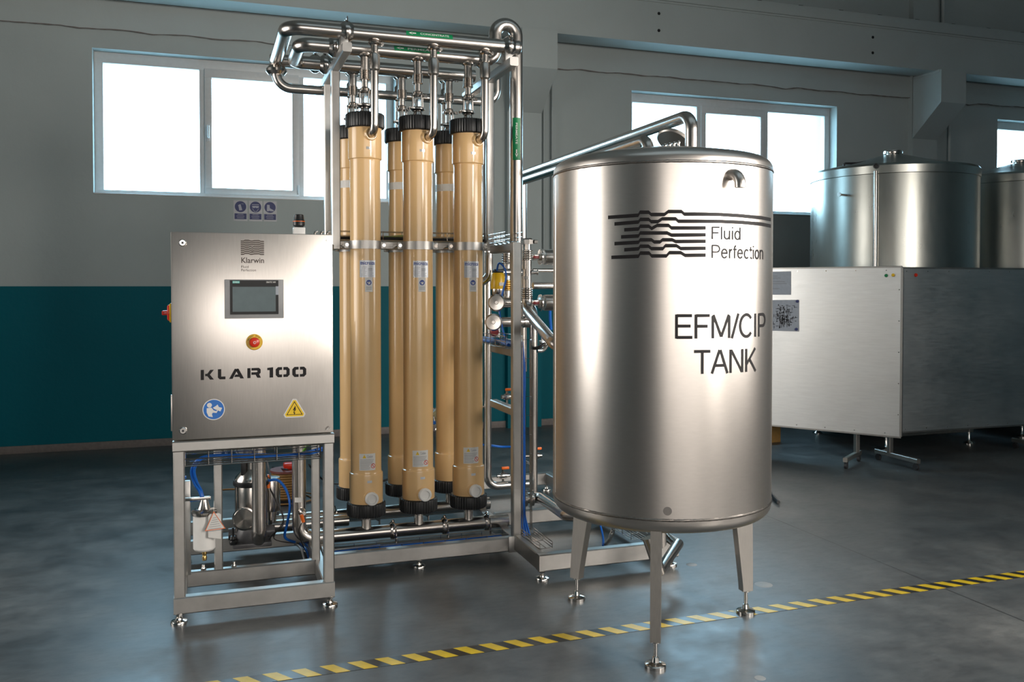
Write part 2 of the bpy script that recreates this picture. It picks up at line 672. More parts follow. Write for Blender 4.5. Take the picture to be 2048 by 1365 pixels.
def levelling_foot(parent, x, y, ztop, r=0.036):
    mb = MB()
    mb.lathe([(0.0, 0.0), (r, 0.0), (r, 0.008), (r * 0.93, 0.013), (r * 0.45, 0.018), (0.014, 0.026), (0.009, 0.03), (0.009, ztop), (0, ztop)], (x, y, 0), (0, 0, 1), 24)
    mb.cyl((x, y, ztop - 0.012), (x, y, ztop - 0.002), 0.015, 6)
    return part('levelling_foot', mb, 'chrome', parent)


def wire_tray(mb, p0, p1, w, h, side, up=(0, 0, 1), pitch=0.1, r=0.0022, lines=4):
    """U-shaped mesh cable tray"""
    p0, p1, side, up = Vector(p0), Vector(p1), Vector(side).normalized(), Vector(up)
    L = (p1 - p0).length
    d = (p1 - p0) / L
    sec = []
    for k in range(lines):
        sec.append(side * (w * (k / (lines - 1) - 0.5)))
    sec += [-side * w / 2 + up * h * 0.5, -side * w / 2 + up * h, side * w / 2 + up * h * 0.5, side * w / 2 + up * h]
    for q in sec:
        mb.cyl(p0 + q, p1 + q, r, 6)
    n = max(2, int(L / pitch))
    for k in range(n + 1):
        c = p0 + d * (L * k / n)
        mb.tube([c - side * w / 2 + up * h, c - side * w / 2, c + side * w / 2, c + side * w / 2 + up * h], r, 0, 6)
    return mb

# ================================================================== THE HALL
X0, X1, Y0, YB, ZC = -6.0, 14.0, -5.5, 8.95, 6.6
struct('floor', MB().box(X0 - .3, X1 + .3, Y0 - .3, YB + .4, -0.15, 0), 'floor', 'dark grey worn concrete floor with a dull sheen')
struct('ceiling', MB().box(X0 - .3, X1 + .3, Y0 - .3, YB + .4, ZC, ZC + 0.2), 'wall_up')
struct('wall_left', MB().box(X0 - .3, X0, Y0, YB + .4, 0, ZC), 'wall')
struct('wall_right', MB().box(X1, X1 + .3, Y0, YB + .4, 0, ZC), 'wall')
struct('wall_rear', MB().box(X0, X1, Y0 - .3, Y0, 0, ZC), 'wall_up')
WZ0, WZ1 = 2.345, 3.675
WINS = [(-0.978, 1.82), (4.465, 7.217), (9.74, 12.5)]
wb = MB()
wb.box(X0, X1, YB, YB + .4, 0, WZ0).box(X0, X1, YB, YB + .4, WZ1, ZC)
xs = [X0] + [x for w in WINS for x in w] + [X1]
for k in range(0, len(xs), 2):
    wb.box(xs[k], xs[k + 1], YB, YB + .4, WZ0, WZ1)
struct('wall_back', wb, 'wall', 'painted wall, pale grey above and deep teal below')
struct('baseboard_back', MB().box(X0, X1, YB - .015, YB, 0, 0.07, 0.004), 'skirting')
# ring beam over the windows, a little proud of the wall, its lower edge ragged
rb = MB()
n = 130
lo = [3.842 + 0.012 * sin(k * 1.7) * random.random() - (0.02 * random.random() if k % 9 == 0 else 0) for k in range(n + 1)]
front, back = [], []
rings = []
for k in range(n + 1):
    x = X0 + (X1 - X0) * k / n
    rings.append([Vector((x, YB - .03, lo[k])), Vector((x, YB - .03, 4.75)), Vector((x, YB, 4.75)), Vector((x, YB, lo[k] + .01))])
rb.loft(rings)
rbeam = struct('trim_1', rb, 'concrete_paint', 'plastered ring beam along the wall above the windows')
ck = MB()
pts_t = []
for k in range(n * 3 + 1):
    kk = min(n, k / 3)
    i0 = int(kk)
    i1 = min(n, i0 + 1)
    zc_ = lo[i0] + (lo[i1] - lo[i0]) * (kk - i0)
    w_ = .004 + .007 * random.random()
    pts_t.append([Vector((X0 + (X1 - X0) * kk / n, YB - .0315, zc_ + .004 + .004 * random.random())), Vector((X0 + (X1 - X0) * kk / n, YB - .0315, zc_ + .004 - w_))])
ck.loft(pts_t, caps=False, closed=False)
part('plaster_crack', ck, 'skirting', rbeam)
# crane beam on corbels
cb = MB()
cb.box(X0, X1, 8.50, 8.80, 4.085, 4.52)
cb.box(X0, X1, 8.47, 8.83, 4.535, 4.66, 0.01)
cb.box(X0, X1, 8.49, 8.81, 4.515, 4.54)
crane = struct('trim_2', cb, 'concrete_paint', 'long concrete crane beam running along the wall on corbels')
rl = MB().box(X0, X1, 8.60, 8.67, 4.66, 4.70)
part('crane_rail', rl, 'dark_metal', crane)
for k in range(22):
    x = 0.3 + k * 0.55
    part('rail_clip', MB().box(x, x + .06, 8.53, 8.60, 4.66, 4.685, 0.004), 'dark_metal', crane)
for x in (4.56, 7.35):
    for z in (4.22, 4.40):
        part('bolt_hole', MB().cyl((x, 8.497, z), (x, 8.52, z), 0.017, 12), 'black', crane)
# columns with corbels
for ci, cx in enumerate((-2.27, 3.18, 8.476, 13.5)):
    c = MB().box(cx - .19, cx + .19, 8.87, YB + .01, 0, ZC)
    col = struct('trim_%d' % (3 + ci), c, 'wall', 'wall column carrying the crane beam')
    k = MB().prism([(cx - .19, 8.875, 4.085), (cx - .19, 8.42, 4.085), (cx - .19, 8.42, 3.70), (cx - .19, 8.875, 3.33)], (.38, 0, 0))
    k.box(cx - .20, cx + .20, 8.44, 8.86, 4.06, 4.09, 0.004)
    part('corbel', k, 'concrete_paint', col)
# second trim: conduits on the wall
def conduit(pts, r, label):
    one('wall_conduit', MB().tube(pts, r, 0.05, 10), 'concrete_paint', label, 'pipe')
xa = P(1105, 300, Y=8.9).x
conduit([(xa, 8.9, 4.05), (xa, 8.9, 1.9)], 0.012, 'thin painted conduit running down the wall just right of the near corbel')
xb = P(1088, 300, Y=8.9).x
conduit([(xa - .02, 8.9, 3.75), (xb, 8.9, 3.5), (xb, 8.9, 1.9)], 0.012, 'thin painted conduit with a kink beside the near column')
xc = P(1899, 280, Y=8.9).x
conduit([(xc, 8.9, 3.55), (xc, 8.9, 2.0)], 0.018, 'darker conduit on the wall below the far corbel')
xd = P(1873, 280, Y=8.9).x
conduit([(xd, 8.9, 3.25), (xd, 8.9, 2.0)], 0.008, 'very thin conduit on the wall left of the darker conduit')
xe = P(1886, 20, Y=8.9).x
conduit([(xe, 8.9, 6.5), (xe, 8.9, 4.7)], 0.025, 'conduit rising up the wall above the crane beam')

# windows
def window(idx, x0, x1):
    ya, yb_ = YB + .13, YB + .20
    z0, z1 = WZ0, WZ1
    fr = MB()
    w = x1 - x0
    # fractions follow the left window of the photo: light | opening sash | light
    m1, m2 = x0 + w * 0.338, x0 + w * 0.668
    fr.box(x0, x1, ya, yb_, z0, z0 + .055, .004).box(x0, x1, ya, yb_, z1 - .10, z1, .004)
    fr.box(x0, x0 + .075, ya + .001, yb_ - .001, z0 + .05, z1 - .095, .003).box(x1 - .075, x1, ya + .001, yb_ - .001, z0 + .05, z1 - .095, .003)
    for m in (m1, m2):
        fr.box(m - .028, m + .028, ya + .001, yb_ - .001, z0 + .05, z1 - .095, .003)
    root = struct('window_%d' % idx, fr, 'pvc')
    sa = MB()
    a, b, c, d = m1 + .02, m2 - .02, z0 + .045, z1 - .085
    for q in ((a, a + .065, c + .055, d - .08, .001), (b - .065, b, c + .055, d - .08, .001), (a, b, c, c + .06, 0), (a, b, d - .085, d, 0)):
        sa.box(q[0], q[1], ya - .018 + q[4], yb_ - .01 - q[4], q[2], q[3], .004)
    sash = part('sash', sa, 'pvc', root)
    h = MB().box(a + .018, a + .045, ya - .028, ya - .018, (c + d) / 2 - .10, (c + d) / 2 - .04, .003)
    h.tube([(a + .032, ya - .028, (c + d) / 2 - .06), (a + .032, ya - .055, (c + d) / 2 - .06), (a + .032, ya - .055, (c + d) / 2 + .05)], .009, .012, 8)
    part('handle', h, 'pvc', sash)
    hg = MB().cyl((b - .01, ya - .028, c + .02), (b - .01, ya - .028, c + .11), .008, 8)
    part('hinge', hg, 'pvc', sash)
    for (p, q, r, s_) in ((x0 + .07, m1 - .02, z0 + .05, z1 - .095), (a + .06, b - .06, c + .055, d - .08), (m2 + .02, x1 - .07, z0 + .05, z1 - .095)):
        part('pane', MB().box(p, q, ya + .03, ya + .036, r, s_), 'glass', root)
    part('sill', MB().box(x0 - .0, x1 + .0, YB - .01, ya, z0 - .0, z0 + .012, .003), 'pvc', root)


for i, (a, b) in enumerate(WINS):
    window(i + 1, a, b)
# ground outside, so that daylight has something to fall on
struct('ground_outside', MB().box(-40, 50, YB + .4, 60, -0.4, -0.2), plain('outside_ground', (0.5, 0.5, 0.48), 0.9), 'pale ground outside the windows')

# floor marking tape
tp = thing('floor_tape', 'yellow and black striped marking tape across the floor', 'floor tape', (0, 3.495, 0))
tb = MB().box(-1.0, 7.5, 3.455, 3.535, 0, 0.0012)
part('tape_backing', tb, 'tape_black', tp)
me_s = None
for k in range(-9, 69):
    x = k * 0.109 + 0.03
    if me_s is None:
        ORG['tmp'] = Vector((x, 3.495, 0))
        mb = MB().prism([(x - .058, 3.535, .0012), (x - .003, 3.535, .0012), (x + .052, 3.455, .0012), (x - .003, 3.455, .0012)], (0, 0, .0006))
        me_s = make_mesh('yellow_stripe', mb, 'tape_yellow', (x, 3.495, 0))
    o = bpy.data.objects.new('yellow_stripe', me_s)
    COL.objects.link(o)
    o.parent = tp
    o.location = (x, 0, 0)
# pale scuffs on the floor
for i, (px, py, r, e) in enumerate(((1383, 1130, .030, 'pale oval paint spot on the floor behind the tank legs'), (1527, 1170, .045, 'pale oval paint spot on the floor right of the tank'), (1520, 1357, .022, 'small pale paint spot on the floor nearest the camera'))):
    p = P(px, py, Z=0)
    one('paint_spot', MB().lathe([(0, 0), (r, 0), (r * .95, .0008), (0, .0008)], p, (0, 0, 1), 20), plain('floor_paint_spot_%d' % i, (0.30, 0.31, 0.31), .5), e, 'paint spot')

# three safety signs on the wall
def wall_sign(px, kind, label):
    cx = P(px, 413, Y=YB).x
    t = thing('safety_sign', label, 'sign', (cx, YB - .002, 2.14), 'blue safety signs under the window')
    f = lambda u, v: Vector((cx + u, YB - .0035, 2.14 + v))
    g = lambda u, v: Vector((cx + u, YB - .0045, 2.14 + v))
    part('sheet', MB().box(cx - .063, cx + .063, YB - .003, YB, 2.128, 2.325), 'sign_base', t)
    b = MB()
    disc_patch(b, f, 0, .125, .053)
    rect_patch(b, f, -.055, .055, .005, .060)
    part('printed_field', b, 'navy_sign', t)
    w = MB()
    if kind == 'glove':
        w.flat([[g(*q) for q in ((-.022, .140), (.000, .150), (.006, .13), (.016, .092), (-.012, .088), (-.016, .115))]])
        rect_patch(w, g, .008, .03, .15, .153)
    elif kind == 'goggles':
        w.flat([[g(*q) for q in ((-.032, .135), (.032, .135), (.028, .118), (.006, .116), (0, .124), (-.006, .116), (-.028, .118))]])
        rect_patch(w, g, -.032, .032, .145, .151)
        w.flat([[g(*q) for q in ((-.03, .11), (-.012, .08), (.012, .08), (.03, .11), (.026, .11), (.01, .084), (-.01, .084), (-.026, .11))]])
    else:
        w.flat([[g(*q) for q in ((-.028, .15), (-.004, .15), (-.002, .118), (.035, .098), (.035, .088), (.0, .088), (-.005, .094), (-.012, .088), (-.03, .088))]])
    for j, (a, b2) in enumerate(((-.028, .028), (-.036, .036), (-.032, .032))):
        z = .047 - j * .016
        n_ = 9
        for k in range(n_):
            x = a + (b2 - a) * k / n_
            rect_patch(w, g, x, x + (b2 - a) / n_ * .72, z, z + .006)
    part('pictogram', w, 'sign_grey', t)


wall_sign(481, 'glove', 'blue round safety sign with a white glove, left of three on the wall')
wall_sign(511, 'goggles', 'blue round safety sign with goggled face, middle of three on the wall')
wall_sign(540, 'boot', 'blue round safety sign with a white boot, right of three on the wall')

# ================================================================== BIG TANK
TX, TY, TR = 1.893, 3.503, 0.474
tank = thing('storage_tank', 'upright brushed steel process tank on three tapered legs in front', 'tank', (TX, TY, 0))


def TC(px, py, R=TR):
    """photo point on the tank shell -> (angle, height)"""
    d = ray(px, py)
    a = d.x ** 2 + d.y ** 2
    b = -2 * (d.x * TX + d.y * TY)
    c = TX ** 2 + TY ** 2 - R ** 2
    disc = max(0.0, b * b - 4 * a * c)
    s = (-b - math.sqrt(disc)) / (2 * a)
    p = Vector((0, 0, CAM_H)) + d * s
    return math.atan2(p.x - TX, -(p.y - TY)), p.z


def tank_pt(th, z, off=0.0012):
    r = TR + off
    return Vector((TX + r * sin(th), TY - r * cos(th), z))


ZB, ZT = 0.585, 1.985
part('shell', MB().lathe([(TR, ZB), (TR, ZB + .3), (TR, ZT - .3), (TR, ZT)], (TX, TY, 0), n=96), 'tank_steel', tank)
top = [(TR, ZT)]
for k in range(1, 9):
    a = k / 8 * pi / 2 * .92
    top.append((TR - .06 + .06 * cos(a), ZT + .012 + .05 * sin(a)))
top += [(.3, ZT + .085), (.15, ZT + .098), (0, ZT + .10)]
part('top_dome', MB().lathe(top, (TX, TY, 0), n=96), 'tank_steel', tank)
bot = [(TR, ZB)]
for k in range(1, 9):
    a = k / 8 * pi / 2
    bot.append((TR - .05 + .05 * cos(a), ZB - .012 - .05 * sin(a)))
bot += [(.3, ZB - .085), (.1, ZB - .115), (0, ZB - .12)]
part('bottom_dome', MB().lathe(bot, (TX, TY, 0), n=96), 'tank_steel', tank)
for z, s in ((ZT, 1), (ZB, -1)):
    mb = MB()
    n = 240
    rings = []
    for k in range(n + 1):
        th = 2 * pi * k / n
        w = .005 + .0015 * random.random()
        h = .0028 + .001 * random.random()
        if s > 0:
            h *= 1.0
        rings.append([tank_pt(th, z - w, 0), tank_pt(th, z - w * .3, h), tank_pt(th, z + w * .3, h), tank_pt(th, z + w, 0)])
    mb.loft(rings, caps=False, closed=False)
    part('weld_seam', mb, 'weld', tank)
# vertical seam with rounded bead near the left silhouette
th = TC(1112, 500)[0] - .02
mb = MB().tube([tank_pt(th, ZT - .02, -.004), tank_pt(th, ZB + .02, -.004)], .006, 0, 8)
part('vertical_seam', mb, 'tank_steel', tank)
# overflow elbow
th, z = TC(1462, 350)
c = tank_pt(th, z, 0)
nrm = Vector((sin(th), -cos(th), 0))
mb = MB().tube([c - nrm * .02, c + nrm * .055, c + nrm * .055 - Vector((0, 0, .055))], .022, .045, 18)
ov = part('overflow_elbow', mb, 'tank_steel', tank)
part('bore', MB().cyl(c + nrm * .055 - Vector((0, 0, .0555)), c + nrm * .055 - Vector((0, 0, .0545)), .019, 16), 'black', ov)
# round type plate
th, z = TC(1335, 1023)
fn = lambda u, v: tank_pt(th + u / TR, z + v)
mb = MB()
disc_patch(mb, fn, 0, 0, .017, n=20)
part('maker_mark', mb, plain('etched_mark', (0.20, 0.19, 0.18), .5, 0.8), tank)
# legs
for fx, fy in ((1.660, 3.105), (1.665, 3.905), (2.330, 3.492)):
    d = Vector((fx - TX, fy - TY, 0)).normalized()
    t = Vector((-d.y, d.x, 0))
    f = Vector((fx, fy, 0))
    topc = Vector((TX, TY, 0)) + d * (TR - .065)
    rings = []
    for z, ex, ww, cc in ((.105, .050, .041, f), (.135, .052, .041, f + (topc - f) * .03), (.53, .095, .043, topc), (.60, .098, .043, topc)):
        q = Vector((cc.x, cc.y, z))
        rings.append([q + d * ex / 2 + t * ww / 2, q + d * ex / 2 - t * ww / 2, q - d * ex / 2 - t * ww / 2, q - d * ex / 2 + t * ww / 2])
    lg = part('leg', MB().loft(rings), 'leg_steel', tank)
    mb = MB()
    mb.lathe([(0, 0), (.042, 0), (.042, .012), (.038, .016), (.016, .022), (.012, .04), (.0075, .044), (.0075, .1), (.02, .1), (.02, .106), (0, .106)], (fx, fy, 0), n=24)
    part('levelling_foot', mb, 'chrome', lg)

# logo lines on the tank, then the lettering
LOGO = [
    [(127, 158), (338, 143), (350, 122), (412, 122), (428, 138), (520, 138), (548, 117), (640, 117), (660, 135), (810, 135), (900, 137), (1050, 146), (1200, 161), (1264, 174)],
    [(172, 204), (340, 190), (352, 172), (412, 172), (428, 188), (475, 188), (505, 168), (600, 168), (618, 185), (810, 185), (900, 186), (1050, 192), (1200, 205), (1264, 219)],
    [(240, 245), (340, 239), (352, 220), (412, 220), (432, 236), (470, 214), (550, 214), (570, 232), (810, 232)],
    [(218, 295), (340, 288), (352, 267), (540, 267), (570, 282), (810, 280)],
    [(172, 342), (340, 332), (352, 315), (430, 315), (450, 330), (490, 330), (508, 315), (575, 315), (600, 327), (810, 325)],
    [(240, 385), (340, 378), (352, 360), (410, 360), (430, 377), (510, 377), (528, 356), (605, 356), (635, 376), (810, 374)],
    [(150, 438), (340, 430), (352, 408), (415, 408), (432, 428), (535, 428), (555, 405), (635, 405), (665, 424), (810, 422)]]
for L in LOGO:
    mb = MB()
    for (xa_, ya_), (xb_, yb2) in zip(L[:-1], L[1:]):
        n = max(1, int((xb_ - xa_) / 30))
        for k in range(n):
            q = []
            for kk in (k, k + 1):
                x = xa_ + (xb_ - xa_) * kk / n
                y = ya_ + (yb2 - ya_) * kk / n
                for dy in (-12.5, 12.5):
                    th, z = TC(1180 + x / 3.5, 390 + (y + dy) / 3.5)
                    q.append(tank_pt(th, z))
            mb.flat([[q[0], q[1], q[3], q[2]]])
    part('logo_line', mb, 'black_ink', tank)


def arc(cx, cy, rx, ry, a0, a1, n=14):
    return [(cx + rx * cos(math.radians(a0 + (a1 - a0) * k / n)), cy + ry * sin(math.radians(a0 + (a1 - a0) * k / n))) for k in range(n + 1)]


# plain grotesque letters as strokes: (advance, [polylines]); cap height 1, x-height .73
GF = {
    'E': (.86, [[(.14, 1), (.14, 0)], [(.14, .95), (.82, .95)], [(.14, .52), (.76, .52)], [(.14, .05), (.84, .05)]]),
    'F': (.80, [[(.14, 1), (.14, 0)], [(.14, .95), (.78, .95)], [(.14, .51), (.68, .51)]]),
    'M': (1.10, [[(.13, 0), (.13, .93)], [(.15, .98), (.55, .06)], [(.55, .06), (.95, .98)], [(.97, .93), (.97, 0)]]),
    '/': (.42, [[(.02, -.02), (.40, 1.02)]]),
    'C': (.98, [arc(.50, .5, .41, .465, 40, 320, 26)]),
    'I': (.34, [[(.17, 1), (.17, 0)]]),
    'P': (.86, [[(.14, 1), (.14, 0)], [(.14, .95), (.50, .95)] + arc(.52, .705, .26, .245, 90, -90, 12) + [(.14, .46)]]),
    'T': (.84, [[(.03, .95), (.81, .95)], [(.42, .95), (.42, 0)]]),
    'A': (.92, [[(.05, 0), (.44, 1)], [(.87, 0), (.48, 1)], [(.20, .34), (.72, .34)]]),
    'N': (.98, [[(.13, 0), (.13, 1)], [(.16, .97), (.82, .03)], [(.85, 0), (.85, 1)]]),
    'K': (.90, [[(.14, 1), (.14, 0)], [(.82, 1), (.16, .34)], [(.38, .54), (.86, 0)]]),
    'l': (.30, [[(.15, 1), (.15, 0)]]),
    'i': (.30, [[(.15, .72), (.15, 0)], [(.15, 1), (.15, .89)]]),
    'u': (.74, [[(.13, .72), (.13, .26)] + arc(.34, .25, .21, .20, 180, 315, 10) + [(.58, .22)], [(.60, .72), (.60, 0)]]),
    'd': (.76, [arc(.36, .36, .25, .32, 0, 360, 24), [(.62, 1), (.62, 0)]]),
    'e': (.74, [[(.12, .39), (.62, .39)] + arc(.37, .36, .25, .32, 8, 325, 22)]),
    'r': (.46, [[(.13, .72), (.13, 0)], [(.14, .42)] + arc(.40, .40, .26, .27, 165, 92, 8)]),
    'f': (.40, [[(.18, 0), (.18, .80)] + arc(.34, .80, .16, .16, 180, 95, 8), [(.03, .68), (.38, .68)]]),
    'c': (.70, [arc(.37, .36, .25, .32, 45, 315, 20)]),
    't': (.40, [[(.19, .92), (.19, .16)] + arc(.32, .17, .13, .13, 180, 285, 6), [(.03, .68), (.38, .68)]]),
    'o': (.76, [arc(.38, .36, .26, .32, 0, 360, 24)]),
    'n': (.74, [[(.13, .72), (.13, 0)], [(.14, .48)] + arc(.38, .46, .225, .225, 165, 0, 10) + [(.605, 0)]]),
}


def stroke_quads(pl, w):
    """polyline -> mitred quads of width w"""
    out, L, R_ = [], [], []
    for i, (x, y) in enumerate(pl):
        def nrm(a, b):
            dx, dy = b[0] - a[0], b[1] - a[1]
            l = math.hypot(dx, dy) or 1
            return -dy / l, dx / l
        ns = []
        if i > 0:
            ns.append(nrm(pl[i - 1], pl[i]))
        if i < len(pl) - 1:
            ns.append(nrm(pl[i], pl[i + 1]))
        nx, ny = sum(n_[0] for n_ in ns) / len(ns), sum(n_[1] for n_ in ns) / len(ns)
        m = max(.35, nx * nx + ny * ny)
        nx, ny = nx / m * w / 2, ny / m * w / 2
        L.append((x + nx, y + ny)); R_.append((x - nx, y - ny))
    return [[L[i], R_[i], R_[i + 1], L[i + 1]] for i in range(len(pl) - 1)]


def tank_text(s, px0, py0, px1, py1, w=.128):
    """letters fitted between two photo columns (top/bottom measured mid-word)"""
    mx = (px0 + px1) / 2
    t0, t1 = TC(px0, (py0 + py1) / 2)[0], TC(px1, (py0 + py1) / 2)[0]
    z1, z0 = TC(mx, py0)[1], TC(mx, py1)[1]
    quads, x = [], 0.0
    for ch_ in s:
        adv, pls = GF[ch_]
        quads += [[(x + a, b) for a, b in q] for pl in pls for q in stroke_quads(pl, w)]
        x += adv
    xa_ = min(a for q in quads for a, b in q)
    xb_ = max(a for q in quads for a, b in q)
    mb = MB()
    for q in quads:
        p = [tank_pt(t0 + (t1 - t0) * (a - xa_) / (xb_ - xa_), z0 + (z1 - z0) * b, .0012) for a, b in q]
        mb.flat([p])
    part('lettering', mb, 'black_ink', tank)


tank_text('Fluid', 1423, 454, 1481, 479.5)
tank_text('Perfection', 1423, 491, 1526, 517.5)
tank_text('EFM/CIP', 1350, 629, 1530.5, 677)
tank_text('TANK', 1388, 700, 1512, 747)

# pipes dropping into the tank lid
px1 = 2.10
one('tank_return_pipe', MB().tube([(px1, 3.60, 2.03), (px1, 3.60, 2.285), (px1, 5.90, 2.285), (px1, 5.90, 0.9)], .029, .07, 20), 'pipe_steel',
    'long steel pipe rising highest from the tank lid towards the skid', 'pipe')
px2 = 1.945
one('tank_vent_pipe', MB().tube([(px2, 3.72, 2.03), (px2, 3.72, 2.185), (px2, 5.62, 2.185), (px2, 5.62, 0.9)], .026, .06, 20), 'pipe_steel',
    'lower steel pipe leaving the tank lid beside the taller one', 'pipe')
mw = thing('tank_hatch', 'tilted hatch cover with bolts standing open on the tank lid', 'hatch', (2.03, 3.75, 2.07))
ax = Vector((.45, .25, .75)).normalized()
c = P(1345, 284, Y=3.80)
mb = MB().lathe([(0, 0), (.075, 0), (.08, .006), (.08, .016), (.07, .024), (0, .03)], c, ax, 32)
part('cover', mb, 'leg_steel', mw)
for k in range(4):
    q = P(1330 + k * 9, 293 - k * 2, Y=3.72)
    part('swing_bolt', MB().cyl(q - Vector((0, 0, .06)), q + Vector((0, 0, .012)), .006, 10).lathe([(0, 0), (.010, 0), (.011, .006), (.008, .012), (0, .012)], q, n=12), 'chrome', mw)
part('neck', MB().lathe([(.075, 0), (.085, 0), (.085, .03), (.075, .03)], (c.x - .03, c.y, 2.05), n=28), 'tank_steel', mw)
# drain pipe under the tank
d0, d1, d2 = Vector((1.89, 3.50, .44)), P(1356, 1089, Y=4.02), P(1319, 1143, Y=3.75)
drain = thing('tank_drain_pipe', 'mitred steel drain pipe kinked under the tank behind its legs', 'pipe', (d1.x, d1.y, 0))
part('pipe', MB().tube([(TX, TY, .48), (TX, TY, .36), P(1315, 1063, Y=4.25), d1, d2, d2 + Vector((-.05, .02, .16))], .029, .0, 18), 'pipe_steel', drain)
one('floor_rod', MB().tube([P(1535, 980, Z=.02), P(1557, 1005, Z=.014)], .012, 0, 10), 'dark_metal', 'short black rod lying on the floor right of the tank', 'rod')

# ================================================================== CONTROL CABINET
CY = 4.18                                    # front face of the door
CX0, CX1, CZ0, CZ1 = -0.150, 0.552, 0.815, 1.740
cab = thing('control_cabinet', 'brushed steel control cabinet with operator screen and red stop button', 'cabinet', (0.2, 4.35, CZ0))
part('body', MB().box(CX0 + .006, CX1 - .006, CY + .028, CY + .33, CZ0, CZ1 - .004, .006), 'door_steel', cab)
door = part('door', MB().box(CX0, CX1, CY, CY + .026, CZ0 + .004, CZ1, .004), 'door_steel', cab)


def D(px, py, off=0.0012):
    p = P(px, py, Y=CY)
    return Vector((p.x, CY - off, p.z))


def DP(u, v, off=0.0012):
    return Vector((u, CY - off, v))


def drect(px0, py0, px1, py1):
    my, mx = (py0 + py1) / 2, (px0 + px1) / 2
    return D(px0, my).x, D(px1, my).x, D(mx, py1).z, D(mx, py0).z


for px, py in ((365, 486), (366, 862)):
    c = D(px, py, 0)
    mb = MB().lathe([(0, 0), (.016, 0), (.016, .003), (.012, .006), (.0, .006)], c, (0, -1, 0), 20)
    lk = part('lock', mb, 'chrome', door)
    part('key_slot', MB().box(c.x - .005, c.x + .005, c.y - .0075, c.y - .006, c.z - .005, c.z + .005), 'dark_metal', lk)
c = D(655, 858, 0)
part('door_screw', MB().beam(c + Vector((-.008, -.003, -.006)), c + Vector((.008, -.003, .008)), .008, .006, .001), 'chrome', door)
c = D(655, 481, 0)
part('door_screw', MB().cyl(c, c + Vector((0, -.003, 0)), .005, 10), 'chrome', door)
part('hinge', MB().box(CX0 - .006, CX0 + .002, CY + .01, CY + .03, .86, 1.02, .002), 'door_steel', cab)
# operator panel
x0, x1, z0, z1 = drect(449, 559.5, 567, 637)
hmi = part('operator_panel', MB().box(x0, x1, CY - .012, CY, z0, z1, .002), 'hmi_grey', cab, 'grey operator panel with dark touch screen')
x0, x1, z0, z1 = drect(460, 561, 556.5, 629)
part('glass_front', MB().box(x0, x1, CY - .0135, CY - .011, z0, z1), 'glass_black', hmi)
x0, x1, z0, z1 = drect(465, 574, 551, 623.5)
part('touch_screen', MB().box(x0, x1, CY - .0142, CY - .013, z0, z1), 'screen', hmi)
x0, x1, z0, z1 = drect(551, 573, 556.5, 590)
mb = MB().box(x0, x1, CY - .0142, CY - .013, z0, z1)
part('key_strip', mb, 'paper', hmi)
x0, x1, z0, z1 = drect(465, 562.5, 479, 567)
part('brand_plate', MB().box(x0, x1, CY - .0140, CY - .013, z0, z1), 'teal_ink', hmi)
mb = MB()
put_text(mb, 'SIEMENS', lambda u, v: DP(u, v, .0145), x0 + .002, x1 - .002, z0 + .002, z1 - .002, .01)
part('lettering', mb, 'label_white', hmi)
mb = MB()
x0, x1, z0, z1 = drect(532, 563, 551, 566.5)
put_text(mb, 'SIMATIC HMI', lambda u, v: DP(u, v, .0145), x0, x1, z0, z1, .01)
part('lettering', mb, 'label_white', hmi)
# emergency stop
c = D(508.5, 684.5, 0)
es = part('emergency_stop', MB().lathe([(0, 0), (.036, 0), (.036, .010), (.033, .014), (0, .014)], c, (0, -1, 0), 32), 'yellow', cab, 'yellow base ring of the red stop button')
part('mushroom_head', MB().lathe([(.012, .012), (.014, .020), (.021, .024), (.0225, .030), (.021, .037), (.014, .041), (0, .042)], c, (0, -1, 0), 28), 'red', es)
mb = MB()
ring_patch(mb, lambda u, v: c + Vector((u, -.0435, v)), 0, 0, .0042, .0062, 20)
part('ring_mark', mb, 'label_white', es)
mb = MB()
for word, a0, a1 in (('EMERGENCY', 165, 95), ('STOP', 80, 40)):
    mb = MB()
    put_text(mb, word, lambda u, v: c + Vector((v * cos(math.radians(u)), -.0146, v * sin(math.radians(u)))), a0, a1, .0262, .0318, .01)
    part('lettering', mb, 'black_ink', es)


def zpoly(pts, zx=380, zy=460, s=887 / 260):
    return [D(zx + a / s, zy + b / s) for a, b in pts]


GLY = {
    'K': [[(73, 957), (95, 956), (95, 1025), (73, 1026)], [(103, 984), (118, 983), (138, 956), (163, 955), (136, 989), (163, 1022), (137, 1023), (118, 999), (103, 999)]],
    'L': [[(190, 952), (213, 951), (213, 1002), (242, 1001), (242, 1020), (203, 1021), (190, 1009)]],
    'A': [[(267, 1018), (305, 949), (316, 949), (321, 960), (291, 1017)], [(320, 948), (331, 948), (368, 1014), (343, 1015), (337, 1004), (301, 1005), (310, 988), (328, 988), (313, 960)]],
    'R': [[(391, 945), (413, 944), (413, 1012), (391, 1013)], [(419, 944), (470, 942), (482, 953), (482, 976), (472, 986), (484, 1009), (459, 1010), (447, 989), (419, 990), (419, 973), (456, 972), (460, 968), (460, 963), (456, 960), (419, 961)]],
    '1': [[(527, 958), (527, 943), (567, 938), (567, 1008), (543, 1009), (543, 958)]]}
zero_l = [(585, 953), (600, 938), (628, 937), (628, 956), (612, 957), (608, 961), (608, 984), (612, 988), (628, 987), (628, 1006), (600, 1007), (585, 992)]
zero_r = [(637, 937), (665, 936), (680, 950), (680, 989), (665, 1004), (637, 1005), (637, 987), (654, 986), (658, 982), (658, 960), (654, 956), (637, 957)]
GLY['0'] = [zero_l, zero_r]
for g in 'KLAR1':
    mb = MB()
    for p in GLY[g]:
        mb.flat([zpoly(p)])
    part('lettering', mb, 'black_ink', cab)
